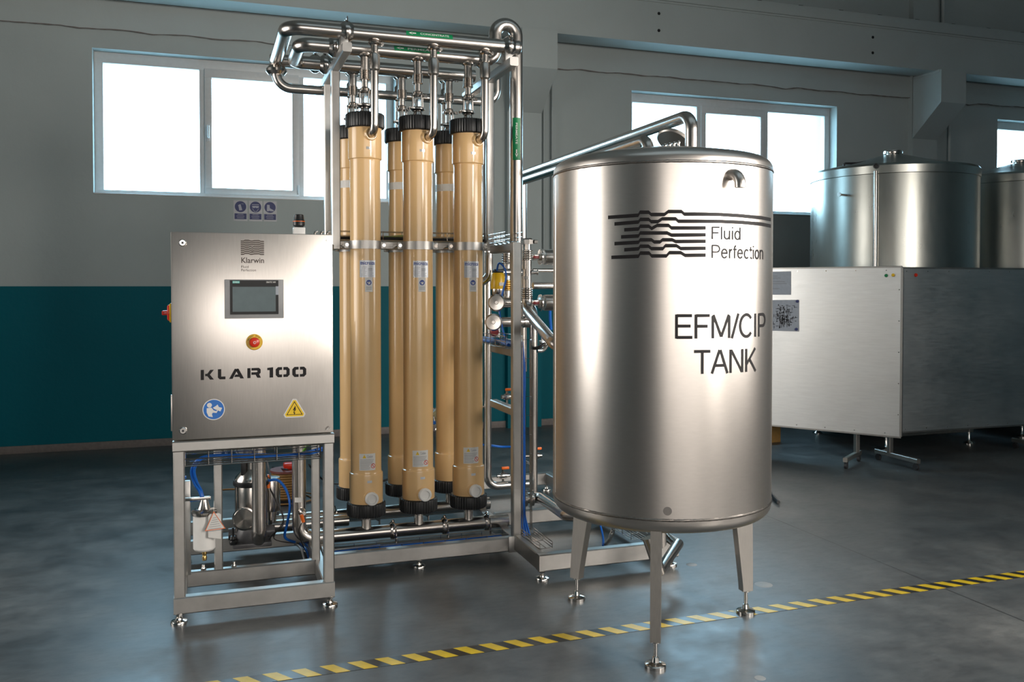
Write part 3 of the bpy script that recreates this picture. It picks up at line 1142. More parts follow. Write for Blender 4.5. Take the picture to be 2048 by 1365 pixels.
for dx, dy in ((0, 0), (113, -2)):
    mb = MB()
    for p in GLY['0']:
        mb.flat([zpoly([(a + dx, b + dy) for a, b in p])])
    part('lettering', mb, 'black_ink', cab)
# maker's wave logo and words
x0, x1, z0, z1 = drect(481.5, 481, 528, 511)
mb = MB()
W, H = x1 - x0, z1 - z0
for i in range(8):
    zc = z1 - H * (i + .5) / 8
    pts = [(0, 0), (.12, .0), (.18, .5), (.34, .5), (.42, .1 if i < 4 else 0), (.5, -.25 if i in (3, 4, 5) else .1), (.58, .35), (.78, .45), (.86, .0), (1, 0)]
    for (a, p), (b, q) in zip(pts[:-1], pts[1:]):
        za, zb_ = zc + p * H / 9, zc + q * H / 9
        hh = H / 8 * .30
        mb.flat([[DP(x0 + a * W, za - hh), DP(x0 + b * W, zb_ - hh), DP(x0 + b * W, zb_ + hh), DP(x0 + a * W, za + hh)]])
part('wave_logo', mb, 'brown_ink', cab)
mb = MB()
x0, x1, z0, z1 = drect(482.5, 515.5, 528, 526.5)
put_text(mb, 'Klarwin', DP, x0, x1, z0, z1, .012)
part('lettering', mb, 'brown_ink', cab)
mb = MB()
x0, x1, z0, z1 = drect(482.5, 531.5, 497, 536.3)
put_text(mb, 'Fluid', DP, x0, x1, z0, z1)
part('lettering', mb, 'brown_ink', cab)
mb = MB()
x0, x1, z0, z1 = drect(482.5, 538, 512, 543)
put_text(mb, 'Perfection', DP, x0, x1, z0, z1)
part('lettering', mb, 'brown_ink', cab)
# read-the-manual sticker
c = D(427.5, 819.5)
fa, fb, fc = (lambda o: (lambda u, v: Vector((c.x + u, CY - o, c.z + v))))(.0012), (lambda u, v: Vector((c.x + u, CY - .0018, c.z + v))), (lambda u, v: Vector((c.x + u, CY - .0024, c.z + v)))
mb = MB(); disc_patch(mb, fa, 0, 0, .0475, n=40)
st = part('manual_sticker', mb, 'label_white', cab, 'round blue read-the-manual sticker')
mb = MB(); disc_patch(mb, fb, 0, 0, .0435, n=40)
part('blue_field', mb, 'sign_blue', st)
mb = MB(); disc_patch(mb, fc, -.018, .020, .0105, n=18)
mb.flat([[fc(*q) for q in ((-.030, .007), (-.010, .009), (.000, -.004), (.012, -.008), (.014, -.001), (.018, -.004), (.012, -.016), (-.004, -.014), (-.008, -.020), (-.004, -.034), (-.022, -.030), (-.030, -.012))]])
mb.flat([[fc(*q) for q in ((-.004, .008), (.010, .016), (.016, .022), (.022, .010), (.036, .006), (.028, -.010), (.016, -.004), (.004, .001))]])
part('reading_figure', mb, 'label_white', st)
# high-voltage sticker
c2 = D(589, 821)
ga = lambda u, v: Vector((c2.x + u, CY - .0012, c2.z + v))
gb = lambda u, v: Vector((c2.x + u, CY - .0018, c2.z + v))
gc = lambda u, v: Vector((c2.x + u, CY - .0024, c2.z + v))
tri = lambda s, r=.2: [q for k in range(3) for q in ((s * (cos(pi / 2 + 2 * pi * k / 3 - r)), s * sin(pi / 2 + 2 * pi * k / 3 - r)), (s * (cos(pi / 2 + 2 * pi * k / 3 + r)), s * sin(pi / 2 + 2 * pi * k / 3 + r)))]
mb = MB().flat([[ga(*q) for q in tri(.053, .16)]])
st = part('voltage_sticker', mb, 'label_white', cab, 'yellow triangular high voltage sticker')
part('yellow_field', MB().flat([[gb(*q) for q in tri(.047, .12)]]), 'sign_yellow', st)
mb = MB()
to, ti = tri(.042, .0001), tri(.0365, .0001)
to, ti = to[0::2], ti[0::2]
for k in range(3):
    mb.flat([[gc(*to[k]), gc(*to[(k + 1) % 3]), gc(*ti[(k + 1) % 3]), gc(*ti[k])]])
mb.flat([[gc(*q) for q in ((.004, .022), (-.007, .002), (-.001, .004), (-.003, -.002))], [gc(*q) for q in ((.004, .022), (-.001, .004), (.007, .006), (.005, .002))],
         [gc(*q) for q in ((.007, .006), (.001, -.006), (-.002, -.004), (.001, .004))], [gc(*q) for q in ((.001, -.012), (-.002, -.004), (-.005, -.008), (-.001, -.020), (.005, -.010))]])
part('bolt_mark', mb, 'black_ink', st)
# main switch on the left side
c = P(340, 626, Y=CY + .10)
c = Vector((CX0 + .006, CY + .10, c.z))
sw = part('main_switch', MB().box(c.x - .016, c.x, c.y - .04, c.y + .04, c.z - .043, c.z + .043, .005), 'yellow', cab, 'yellow base of the main switch')
part('switch_handle', MB().lathe([(0, .012), (.036, .012), (.036, .022), (.03, .026), (0, .026)], c, (-1, 0, 0), 28).box(c.x - .048, c.x - .02, c.y - .03, c.y + .03, c.z - .010, c.z + .010, .004), 'red', sw)
part('cable_tray_rim', MB().beam((CX0 - .25 + .25, CY + .2, CZ1 + .006), (CX1, CY + .2, CZ1 + .006), .004, .004, .001), 'chrome', cab)

# beacon / regulator behind the cabinet top
b0 = P(598, 466, Y=4.42)
bc = thing('air_regulator', 'dark capped air regulator with orange ring on top of the cabinet', 'regulator', (b0.x, 4.42, CZ1))
part('body', MB().box(b0.x - .028, b0.x + .028, 4.395, 4.445, CZ1 - .006, CZ1 + .045, .004), 'white_pl', bc)
part('knob', MB().lathe([(.0, .04), (.016, .042), (.028, .055), (.028, .076), (.025, .082), (.022, .105), (.019, .108), (0, .108)], (b0.x, 4.42, CZ1), n=24), 'black', bc)
part('ring', MB().lathe([(.0285, .072), (.0293, .072), (.0293, .075), (.0285, .075)], (b0.x, 4.42, CZ1), n=24), 'orange', bc)
for k, dx in enumerate((.075, .105, .135)):
    q = Vector((b0.x + dx, 4.42, CZ1 - .006))
    one('push_fitting', MB().cyl(q, q + Vector((0, 0, .018)), .007, 10).tube([q + Vector((0, 0, .016)), q + Vector((0, 0, .03)), q + Vector((.014, 0, .036))], .005, .008, 8), 'chrome',
        ('small chrome fitting on the cabinet top nearest the regulator', 'small chrome fitting in the middle of the cabinet top row', 'small chrome fitting on the cabinet top nearest the tall post')[k], 'fitting', 'fittings on the cabinet top')

# ------------------------------------------------------------------ stand under the cabinet
sd = thing('cabinet_stand', 'open square-tube steel stand under the control cabinet', 'frame', (0.2, 4.6, 0))
S = 0.048


def bar(parent, name, p0, p1, w=S, h=S, mat='frame_steel'):
    return part(name, MB().beam(p0, p1, w, h, .005), mat, parent)


bar(sd, 'base_rail', (-.150, 4.205, .081), (.556, 4.205, .081), .05, .075)
bar(sd, 'post', (-.124, 4.206, .118), (-.124, 4.206, .767))
bar(sd, 'post', (.531, 4.206, .118), (.531, 4.206, .767))
bar(sd, 'top_rail', (-.150, 4.206, .790), (.556, 4.206, .790), .05, .047)
bar(sd, 'inner_rail', (-.098, 4.562, .081), (.505, 4.562, .081), .04, .075)
bar(sd, 'back_rail', (-.150, 5.110, .081), (.556, 5.110, .081), .05, .075)
bar(sd, 'side_rail', (-.124, 4.231, .081), (-.124, 5.085, .081), .05, .074)
bar(sd, 'side_rail', (.530, 4.231, .081), (.530, 5.085, .081), .05, .074)
bar(sd, 'post', (.044, 4.562, .118), (.044, 4.562, .767), .04, .04)
bar(sd, 'post', (.512, 4.565, .118), (.512, 4.565, .767), .04, .04)
bar(sd, 'top_side_rail', (-.124, 4.231, .790), (-.124, 4.60, .790), .048, .046)
bar(sd, 'top_side_rail', (.530, 4.231, .790), (.530, 4.60, .790), .048, .046)
for x, y in ((-.128, 4.198), (.535, 4.198), (-.124, 5.11), (.53, 5.11)):
    levelling_foot(sd, x, y, .046)
for px in (407, 468):
    q = P(px, 1135, Y=4.56)
    part('hold_down_bolt', MB().cyl((q.x, 4.56, .118), (q.x, 4.56, .128), .014, 6).cyl((q.x, 4.56, .128), (q.x, 4.56, .145), .007, 10), 'chrome', sd)

# ------------------------------------------------------------------ skid frame for the filters
sk = thing('skid_frame', 'tall square-tube steel frame holding the six filter columns', 'frame', (1.1, 4.9, 0))
bar(sk, 'base_rail', (.558, 4.625, .081), (1.583, 4.625, .081), .05, .076)
bar(sk, 'base_rail', (-.15, 5.52, .081), (1.633, 5.52, .081), .05, .076)
bar(sk, 'side_rail', (.585, 4.652, .081), (.585, 5.495, .081), .05, .074)
bar(sk, 'side_rail', (1.608, 4.652, .081), (1.608, 5.495, .081), .05, .074)
bar(sk, 'post', (.685, 5.055, 1.71), (.685, 5.055, 2.70))
bar(sk, 'post', (1.588, 5.055, 1.71), (1.588, 5.055, 2.70))
bar(sk, 'rear_post', (.685, 5.40, 1.71), (.685, 5.40, 2.70), .042, .042)
bar(sk, 'top_beam', (.685, 4.60, 2.725), (.685, 5.56, 2.725))
bar(sk, 'top_beam', (1.588, 4.60, 2.725), (1.588, 5.56, 2.725))
bar(sk, 'rear_tie', (.685, 5.08, 1.733), (.685, 5.42, 1.733), .04, .046)
bar(sk, 'left_tie', (.54, 4.51, 1.70), (.66, 5.05, 1.72), .03, .03)
bar(sk, 'cross_rail', (.556, 5.055, .10), (1.60, 5.055, .10), .04, .04)
bar(sk, 'clamp_rail', (.709, 5.055, 1.733), (1.564, 5.055, 1.733), .04, .046)
bar(sk, 'post', (1.607, 4.625, .118), (1.607, 4.625, 1.741))
bar(sk, 'side_beam', (1.607, 4.651, 1.133), (1.607, 5.030, 1.133), .046, .044)
bar(sk, 'side_beam', (1.607, 4.651, .806), (1.607, 5.030, .806), .046, .044)
bar(sk, 'side_beam', (1.607, 4.651, 1.715), (1.607, 5.030, 1.715), .046, .044)
part('splice_plate', MB().box(1.553, 1.633, 4.588, 4.598, .04, .128, .002), 'frame_steel', sk)
part('splice_bolt', MB().cyl((1.60, 4.588, .085), (1.60, 4.578, .085), .012, 6), 'chrome', sk)
for x, y in ((1.058, 4.622), (.60, 5.51), (1.60, 5.51), (-.12, 5.51)):
    levelling_foot(sk, x, y, .046)

# ------------------------------------------------------------------ extension frame right of the filters
ex = thing('low_rack_frame', 'low rectangular steel base frame behind the tank legs', 'frame', (2.0, 4.9, 0))
bar(ex, 'base_rail', (1.585, 4.225, .091), (2.383, 4.225, .091), .05, .086)
bar(ex, 'side_rail', (1.610, 4.25, .091), (1.610, 4.585, .091), .05, .085)
bar(ex, 'side_rail', (2.358, 4.25, .091), (2.358, 6.05, .091), .05, .085)
bar(ex, 'base_rail', (1.66, 6.075, .091), (2.383, 6.075, .091), .05, .086)
bar(ex, 'middle_rail', (1.636, 5.10, .091), (2.333, 5.10, .091), .05, .08)
for x, y in ((1.609, 4.222), (2.345, 4.222), (2.345, 6.07), (1.68, 6.07)):
    levelling_foot(ex, x, y, .049)

# ================================================================== FILTER COLUMNS
MX, MYF, MYR = (0.820, 1.113, 1.404), 4.870, 5.290
Z0m = 0.243


def cyl_fn(cx, cy, R):
    return lambda u, v: Vector((cx + R * sin(u), cy - R * cos(u), v))


def build_module():
    t = thing('filter_cartridge', 'x', 'filter', (0, 0, 0), 'tall beige filter columns')
    h = MB().lathe([(.0, .26), (.088, .26), (.0908, .30), (.0908, .474), (.0895, .480), (.0842, .4825), (.0828, .488), (.0825, .50), (.0825, 2.175), (.0828, 2.183), (.0842, 2.188), (.0895, 2.191), (.0908, 2.196), (.0908, 2.36), (.088, 2.40), (0, 2.41)], n=56)
    part('housing', h, 'beige', t)
    for nm, z0, z1 in (('lower_cap', Z0m, .318), ('upper_cap', 2.357, 2.438)):
        c = MB().lathe([(.0, z0), (.098, z0), (.1045, z0 + .005), (.1060, z0 + .010), (.1060, z1 - .010), (.1045, z1 - .005), (.098, z1), (.0, z1)], n=176, gear=.032)
        part(nm, c, 'black', t, ang=25)
    return t


def port_bits(t, az_top, az_plug):
    """side port at the top, white plug at the bottom"""
    o = ORG[t.name]
    a = Vector((sin(az_top), -cos(az_top), 0))
    c = o + Vector((0, 0, 2.318)) + a * .078
    part('side_port', MB().lathe([(.0, .0), (.038, .0), (.036, .016), (.031, .024), (.027, .024), (.024, .018), (0, .018)], c, a, 28), 'beige', t)
    a = Vector((sin(az_plug), -cos(az_plug), 0))
    c = o + Vector((0, 0, .352)) + a * .078
    part('port_boss', MB().lathe([(.0, .0), (.042, .0), (.040, .016), (0, .018)], c, a, 28), 'beige', t)
    part('white_plug', MB().lathe([(.0, .016), (.030, .016), (.036, .019), (.036, .036), (.033, .041), (.024, .041), (.022, .036), (0, .036)], c, a, 32), 'white_pl', t)


def labels(t):
    o = ORG[t.name]
    fn = cyl_fn(o.x, o.y, .0834)
    f2 = cyl_fn(o.x, o.y, .0840)
    f3 = cyl_fn(o.x, o.y, .0846)
    mb = MB()
    rect_patch(mb, fn, -.55, .50, 1.548, 1.640, 10)
    a = part('type_label', mb, 'label_silver', t)
    mb = MB()
    put_text(mb, 'microza', f2, -.50, .46, 1.616, 1.636, .02)
    part('lettering', mb, 'blue_ink', a)
    mb = MB()
    for k in range(7):
        z = 1.605 - k * .008
        rect_patch(mb, f2, -.46, -.08 - .06 * (k % 3), z - .002, z, 3)
        if k in (1, 2):
            rect_patch(mb, f2, 0, .30, z - .003, z + .0005, 3)
        elif k > 2:
            rect_patch(mb, f2, -.02, .36 - .07 * (k % 2), z - .002, z, 3)
    part('small_print', mb, 'grey_ink', a)
    mb = MB()
    rect_patch(mb, fn, -.20, .30, 1.470, 1.547, 6)
    b = part('approval_label', mb, 'label_white', t)
    mb = MB()
    disc_patch(mb, f2, .05, 1.520, .175, .0145, 24)
    part('round_mark', mb, 'blue_ink', b)
    mb = MB()
    put_text(mb, 'NSF', f3, -.06, .16, 1.515, 1.525, .02)
    part('lettering', mb, 'label_white', b)
    mb = MB()
    for k in range(4):
        rect_patch(mb, f2, -.14, .24, 1.482 + k * .005, 1.4835 + k * .005, 2)
    part('small_print', mb, 'grey_ink', b)
    mb = MB()
    rect_patch(mb, fn, -.62, .46, .503, .594, 10)
    c = part('caution_label', mb, 'label_white', t)
    mb = MB().flat([[f2(-.40, .570), f2(-.16, .570), f2(-.28, .590)]])
    part('warning_triangle', mb, 'sign_yellow', c)
    mb = MB()
    put_text(mb, 'Caution', f2, -.10, .28, .572, .586)
    for k in range(8):
        z = .562 - k * .0072
        rect_patch(mb, f2, -.56, (.36 if k < 4 else .12) - .05 * (k % 3), z - .002, z, 4)
    mb.flat([[f3(-.285, .574), f3(-.275, .574), f3(-.27, .584), f3(-.29, .584)]])
    part('small_print', mb, 'grey_ink', c)
    mb = MB()
    for k in range(16):
        u = [2 * pi * k / 16, 2 * pi * (k + 1) / 16]
        mb.flat([[f2(.30 + .12 * cos(u[0]), .526 + .010 * sin(u[0])), f2(.30 + .155 * cos(u[0]), .526 + .013 * sin(u[0])), f2(.30 + .155 * cos(u[1]), .526 + .013 * sin(u[1])), f2(.30 + .12 * cos(u[1]), .526 + .010 * sin(u[1]))]])
    mb.flat([[f2(.20, .533), f2(.22, .536), f2(.40, .519), f2(.38, .516)]])
    part('prohibition_mark', mb, 'red', c)
    fw = cyl_fn(o.x, o.y, .0914)
    mb = MB(); rect_patch(mb, fw, -.10, .20, 2.236, 2.250, 4); part('metal_tag', mb, 'chrome', t)
    mb = MB(); rect_patch(mb, fw, -.10, .18, .436, .449, 4); part('metal_tag', mb, 'label_silver', t)


proto = build_module()
FRONT = ['front beige filter column nearest the control cabinet', 'middle beige filter column of the front row', 'front beige filter column nearest the big tank']
REAR = ['rear beige filter column half hidden nearest the cabinet', 'rear beige filter column in the middle gap', 'rear beige filter column nearest the big tank']
mods = []
AZT = (math.radians(10), math.radians(21), math.radians(21))
for i, x in enumerate(MX):
    t = proto if (i == 0) else copy_tree(proto)
    mods.append(t)
rears = [copy_tree(proto) for x in MX]
for i, x in enumerate(MX):
    t = mods[i]
    t.location = (x, MYF, 0)
    t['label'] = FRONT[i]
for i, x in enumerate(MX):
    t = rears[i]
    t.location = (x, MYR, 0)
    t.rotation_euler = (0, 0, 0)
    t['label'] = REAR[i]


def lpart(name, mb, mat, parent, off):
    """part given in world space for a thing moved to off"""
    return part(name, mb, mat, parent)


for i, x in enumerate(MX):
    t = mods[i]
    ORG[t.name] = Vector((x, MYF, 0))
    port_bits(t, AZT[i], math.radians(7))
    labels(t)
    t = rears[i]
    ORG[t.name] = Vector((x, MYR, 0))
    port_bits(t, pi - .1, pi)
    fn = cyl_fn(x, MYR, .0833)
    mb = MB()
    rect_patch(mb, fn, -1.7, 1.5, 2.075, 2.118, 16)
    part('white_tape', mb, 'label_white', t)
# clamp collars holding the columns to the rail
for row, (yy, sgn, ts) in enumerate(((MYF, 1, mods), (MYR, -1, rears))):
    for i, x in enumerate(MX):
        c = Vector((x, yy, 0))
        mb = MB().lathe([(.0832, 1.703), (.0868, 1.703), (.0868, 1.748), (.0832, 1.748)], c, n=48)
        lab = ('steel clamp band around the %s' % (FRONT[i] if row == 0 else REAR[i])).replace('beige filter ', '')
        g = thing('clamp_band', lab, 'clamp', (x, yy, 1.703), 'clamp bands around the columns')
        part('band', mb, 'frame_steel', g)
        for s in (-1, 1):
            ear = MB().box(x + s * .086, x + s * .114, yy + sgn * .004, yy + sgn * .012, 1.705, 1.746, .003)
            part('ear', ear, 'frame_steel', g)
            part('ear_bolt', MB().cyl((x + s * .101, yy + sgn * .004 - .012, 1.726), (x + s * .101, yy + sgn * .16, 1.726), .010, 8), 'fit_steel', g)

# ================================================================== PIPEWORK ON TOP
YC, ZCN, YP, ZP, YPR, YCR = 4.722, 2.834, 4.870, 2.790, 5.270, 5.450
RH = .0375
ch = thing('concentrate_header', 'thick upper steel header pipe with green CONCENTRATE band', 'pipe', (1.0, 5.1, 2.7))
XL = .395
part('front_run', MB().tube([(1.655, YC, ZCN), (XL, YC, ZCN), (XL, YCR - .02, ZCN)], RH, .085, 24, 9), 'pipe_steel', ch)
part('rear_run', MB().tube([(XL + .02, YCR, ZCN), (1.55, YCR, ZCN)], RH, 0, 20), 'pipe_steel', ch)
part('tee', MB().lathe([(0, -.05), (RH + .002, -.05), (RH + .002, .04), (RH * .7, .055), (0, .06)], (XL, YCR, ZCN - .01), n=24), 'pipe_steel', ch)
part('lower_run', MB().tube([(XL, YCR, ZCN - .05), (XL, YCR, 2.675), (1.76, YCR, 2.675), (1.76, YCR, 2.83)], .028, .085, 22, 9), 'pipe_steel', ch)
mb = clamp_ring(MB(), (XL, YCR, ZCN - .06), (0, 0, 1), RH + .004, .026)
part('flange_clamp', mb, 'fit_steel', ch)
for x, y in ((.700, YC), (1.595, YC), (.62, YCR)):
    part('pipe_clamp', clamp_ring(MB(), (x, y, ZCN), (1, 0, 0), RH, .032, (0, 0, 1) if x < 1 else (0, -1, 1)), 'fit_steel', ch)
part('end_cap', MB().lathe([(RH, 0), (RH + .002, .003), (RH * .95, .012), (RH * .6, .02), (0, .022)], (1.65, YC, ZCN), (1, 0, 0), 24), 'pipe_steel', ch)
part('saddle', MB().box(.665, .705, YC - .03, YC + .03, 2.749, 2.80, .003), 'frame_steel', ch)
part('saddle', MB().box(1.568, 1.608, YC - .03, YC + .03, 2.749, 2.80, .003), 'frame_steel', ch)


def xpipe_fn(y, z, R):
    return lambda u, v: Vector((u, y - R * cos(v), z + R * sin(v)))


def band_x(parent, y, z, R, x0, x1, text, v0=-.35, v1=.62):
    fn, f2 = xpipe_fn(y, z, R + .0008), xpipe_fn(y, z, R + .0014)
    mb = MB(); rect_patch(mb, fn, x0, x1, v0, v1, 1, 10)
    b = part('name_band', mb, 'green', parent, 'green band with white print')
    mb = MB()
    W = x1 - x0
    vm = (v0 + v1) / 2
    put_text(mb, text, f2, x0 + W * .30, x0 + W * .92, vm - .16, vm + .18, .015)
    part('lettering', mb, 'label_white', b)
    mb = MB()
    ax0, ax1 = x0 + W * .05, x0 + W * .21
    mb.flat([[f2(ax0, vm), f2(ax0 + .022, vm - .22), f2(ax0 + .022, vm + .22)]])
    rect_patch(mb, f2, ax0 + .022, ax1, vm - .09, vm + .09)
    part('flow_arrow', mb, 'label_white', b)


band_x(ch, YC, ZCN, RH, P(812, 75, Y=YC - .03).x, P(905, 80, Y=YC - .03).x, 'CONCENTRATE', .05, .85)
ph = thing('permeate_header', 'steel header pipe with green PERMEATE bands and a swan neck', 'pipe', (1.0, 5.0, 1.7))
XG, XD = 1.565, 1.693
part('front_run', MB().tube([(1.30, YPR, ZP), (.475, YPR, ZP), (.475, YP, ZP), (XG, YP, ZP), (XG, YP, 3.0), (XD, YP, 3.0), (XD, YP, 1.60)], RH, .0639, 24, 10), 'pipe_steel', ph)
part('rear_run', MB().tube([(1.30, YPR, ZP), (1.56, YPR, ZP)], RH, 0, 20), 'pipe_steel', ph)
for x, y in ((.655, YP), (.655, YPR), (1.49, YP)):
    part('pipe_clamp', clamp_ring(MB(), (x, y, ZP), (1, 0, 0), RH, .030, (0, 0, 1)), 'fit_steel', ph)
band_x(ph, YP, ZP, RH, P(788, 97, Y=YP - .03).x, P(878, 104, Y=YP - .03).x, 'PERMEATE', .0, .8)
fn = lambda u, v: Vector((XD + (RH + .0008) * sin(u), YP - (RH + .0008) * cos(u), v))
f2 = lambda u, v: Vector((XD + (RH + .0014) * sin(u), YP - (RH + .0014) * cos(u), v))
za, zb2 = P(1034, 238, Y=YP).z, P(1034, 322, Y=YP).z
mb = MB(); rect_patch(mb, fn, -.9, .35, zb2, za, 10)
b = part('name_band', mb, 'green', ph, 'green band with white print')
mb = MB()
for p in text_polys('PERMEATE', .015):
    mb.flat([[f2(-.42 + .28 * v_, za - .03 - (za - zb2) * .50 * u_) for u_, v_ in p]])
part('lettering', mb, 'label_white', b)
mb = MB()
zq = zb2 + .015
mb.flat([[f2(-.28, zq), f2(-.06, zq + .022), f2(-.5, zq + .022)]])
rect_patch(mb, f2, -.36, -.20, zq + .022, zq + .045)
part('flow_arrow', mb, 'label_white', b)

# connectors between headers and columns
PL = [['permeate connector above the %s' % s.replace('beige filter ', '') for s in FRONT], ['permeate connector above the %s' % s.replace('beige filter ', '') for s in REAR]]
CLb = [['drop pipe into the %s' % s.replace('beige filter ', '') for s in FRONT], ['drop pipe into the %s' % s.replace('beige filter ', '') for s in REAR]]
for row, (yy, hy) in enumerate(((MYF, YP), (MYR, YPR))):
    for i, x in enumerate(MX):
        t = thing('permeate_connector', PL[row][i], 'connector', (x, yy, 2.438), 'connectors above the columns')
        c = lambda z: Vector((x, yy, z))
        mb = MB().cyl(Vector((x, hy, ZP)), c(2.755), .021, 20).cyl(c(2.75), c(2.676), .0225, 24)
        part('sleeve', mb, 'pipe_steel', t)
        part('bellows', bellows(MB(), c(2.678), c(2.622), .030, 7), 'fit_steel', t)
        part('neck', MB().cyl(c(2.622), c(2.57), .018, 20).lathe([(.018, 0), (.028, .012), (.018, .02)], c(2.565)), 'pipe_steel', t)
        part('clamp', clamp_ring(MB(), c(2.757), (0, 0, 1), .022, .012, (cos(-.4), sin(-.4), 0)), 'fit_steel', t)
        part('clamp', clamp_ring(MB(), c(2.560), (0, 0, 1), .024, .012, (1, -.2, 0)), 'fit_steel', t)
        part('sight_glass', MB().cyl(c(2.552), c(2.494), .024, 20), 'clear', t)
        for k in range(4):
            a = .4 + k * pi / 2
            o = Vector((cos(a), sin(a), 0)) * .034
            part('tie_rod', MB().cyl(c(2.565) + o, c(2.480) + o, .0045, 8).cyl(c(2.556) + o, c(2.564) + o, .009, 6).cyl(c(2.484) + o, c(2.492) + o, .009, 6), 'fit_steel', t)
        part('clamp', clamp_ring(MB(), c(2.484), (0, 0, 1), .026, .012, (-1, -.3, 0)), 'fit_steel', t)
        part('cone', MB().lathe([(.022, 2.486), (.024, 2.462), (.034, 2.440), (.034, 2.436), (0, 2.436)], (x, yy, 0), n=24), 'fit_steel', t)
        az = AZT[i] if row == 0 else pi - .1
        a = Vector((sin(az), -cos(az), 0))
        hx, hyy = (x + a.x * .152, YC) if row == 0 else (x + a.x * .152, YCR)
        d = Vector((x, yy, 0)) + a * .152
        d = Vector((d.x, hyy, 0))
        t = thing('concentrate_drop', CLb[row][i], 'pipe', (d.x, d.y, 2.3), 'drop pipes beside the columns')
        c2_ = lambda z: Vector((d.x, d.y, z))
        port = Vector((x, yy, 2.318)) + a * .085
        part('pipe', MB().tube([c2_(2.66), c2_(2.318), port], .0215, .05, 20, 8), 'pipe_steel', t)
        part('sleeve', MB().lathe([(.0215, 2.64), (.029, 2.65), (.029, 2.725), (.0205, 2.738), (.019, 2.738)], c2_(0), n=24), 'pipe_steel', t)
        part('upper_pipe', MB().cyl(c2_(2.73), c2_(2.81), .0195, 20), 'pipe_steel', t)
        part('clamp', clamp_ring(MB(), c2_(2.787), (0, 0, 1), .021, .012, (1, .15, 0)), 'fit_steel', t)

# ================================================================== PIPEWORK AT THE BOTTOM
def header_low(y, z, x0, x1, name, label, riser):
    t = thing(name, label, 'pipe', ((x0 + x1) / 2, y, 0))
    pts = ([(x0, y, riser), (x0, y, z)] if riser else [(x0, y, z)]) + [(x1, y, z)]
    part('pipe', MB().tube(pts, .0365, .075, 24, 9), 'pipe_steel', t)
    for x in MX:
        part('riser', MB().lathe([(.034, -.005), (.028, .02), (.0265, .05), (.0265, .085), (.033, .089), (.033, .1), (.05, .106), (0, .108)], (x, y, z + .03 - .037), n=24), 'fit_steel', t)
    for x in ((.615, .965, 1.26, 1.51) if riser else (.70, .96, 1.26, 1.52)):
        part('pipe_clamp', clamp_ring(MB(), (x, y, z), (1, 0, 0), .0365, .016, (0, -.4, 1)), 'fit_steel', t)
        part('support_pin', MB().cyl((x + .01, y - .05 if riser else y, .05), (x + .01, y - .05 if riser else y, z - .0), .0055, 8), 'fit_steel', t)
    return t


fh = header_low(MYF, .142, .459, 1.64, 'feed_header', 'front lower steel header pipe under the front columns', 1.3)
header_low(MYR, .142, .15, 1.66, 'rear_feed_header', 'rear lower steel header pipe under the rear columns', 0)
# details on the front riser
q = P(598, 1001, Y=MYF - .04)
fn = cyl_fn(.459, MYF, .0373)
mb = MB(); rect_patch(mb, fn, -.75, .35, q.z - .013, q.z + .013, 8)
lb = part('pipe_label', mb, 'label_white', fh)
q = P(601, 1020, Y=MYF - .03)
mb = MB().lathe([(.0, 0), (.020, 0), (.022, .01), (.014, .03), (.010, .034), (.010, .05), (0, .05)], (.470, MYF - .03, q.z - .01), (.15, -1, 0), 20)
part('sensor_boss', mb, 'fit_steel', fh)
# pipe A: pump suction
xa_, ya_ = .246, 4.75
sp = thing('pump_suction_pipe', 'thick vertical steel pipe bending into the pump under the cabinet', 'pipe', (xa_, ya_, .1))
part('pipe', MB().tube([(xa_, ya_, 1.2), (xa_, ya_, .178), (xa_, 4.96, .178)], .035, .07, 24, 9), 'pipe_steel', sp)
c = P(489, 1038, Y=4.86)
part('blank_disc', MB().lathe([(0, 0), (.060, 0), (.062, .003), (.062, .010), (.055, .012), (.052, .017), (.012, .020), (0, .021)], c, (-.25, -1, 0), 32), 'fit_steel', sp)
# pump
pc = P(503, 1000, Y=4.98)
pm = thing('vertical_pump', 'upright steel multistage pump with dark flange under the cabinet', 'pump', (pc.x, 4.98, .118))
X_, Y_ = pc.x, 4.98
part('base', MB().box(X_ - .10, X_ + .10, Y_ - .09, Y_ + .09, .11, .135, .006).lathe([(.085, .135), (.085, .17), (.07, .21), (0, .21)], (X_, Y_, 0), n=32).cyl((X_ - .12, Y_, .17), (X_ + .12, Y_, .17), .032, 20), 'motor_grey', pm)
part('sleeve', MB().lathe([(.072, .20), (.074, .205), (.074, .43), (.072, .435)], (X_, Y_, 0), n=40), 'pipe_steel', pm)
part('head_flange', MB().lathe([(0, .43), (.092, .43), (.095, .436), (.095, .452), (.09, .458), (0, .458)], (X_, Y_, 0), n=36), 'black', pm)
part('lantern', MB().lathe([(.088, .458), (.084, .475), (.06, .50), (.045, .52), (.045, .56), (0, .56)], (X_, Y_, 0), n=32), 'fit_steel', pm)
part('guard', MB().box(X_ - .055, X_ - .030, Y_ - .05, Y_ + .01, .49, .60, .004), 'black', pm)
mo = part('motor', MB().lathe([(.05, .56), (.07, .565), (.07, .80), (.062, .83), (0, .84)], (X_, Y_, 0), n=48, gear=.05), 'motor_grey', pm, ang=25)
for k, a in enumerate((.3, 1.8, 3.4, 5.0)):
    part('stay_bolt', MB().cyl((X_ + .083 * cos(a), Y_ + .083 * sin(a), .14), (X_ + .083 * cos(a), Y_ + .083 * sin(a), .47), .006, 8), 'fit_steel', pm)
q = P(466, 1050, Y=4.90)
one('drain_fitting', MB().lathe([(0, .135), (.018, .135), (.02, .15), (.014, .158), (.018, .166), (.014, .18), (0, .18)], (q.x, 4.9, 0), n=12).cyl((q.x, 4.9, .18), (q.x, 4.9, .225), .006, 10).cyl((q.x, 4.9, .15), (pc.x - .09, 4.96, .15), .012, 10), 'black', 'black plug fitting beside the pump base', 'fitting')
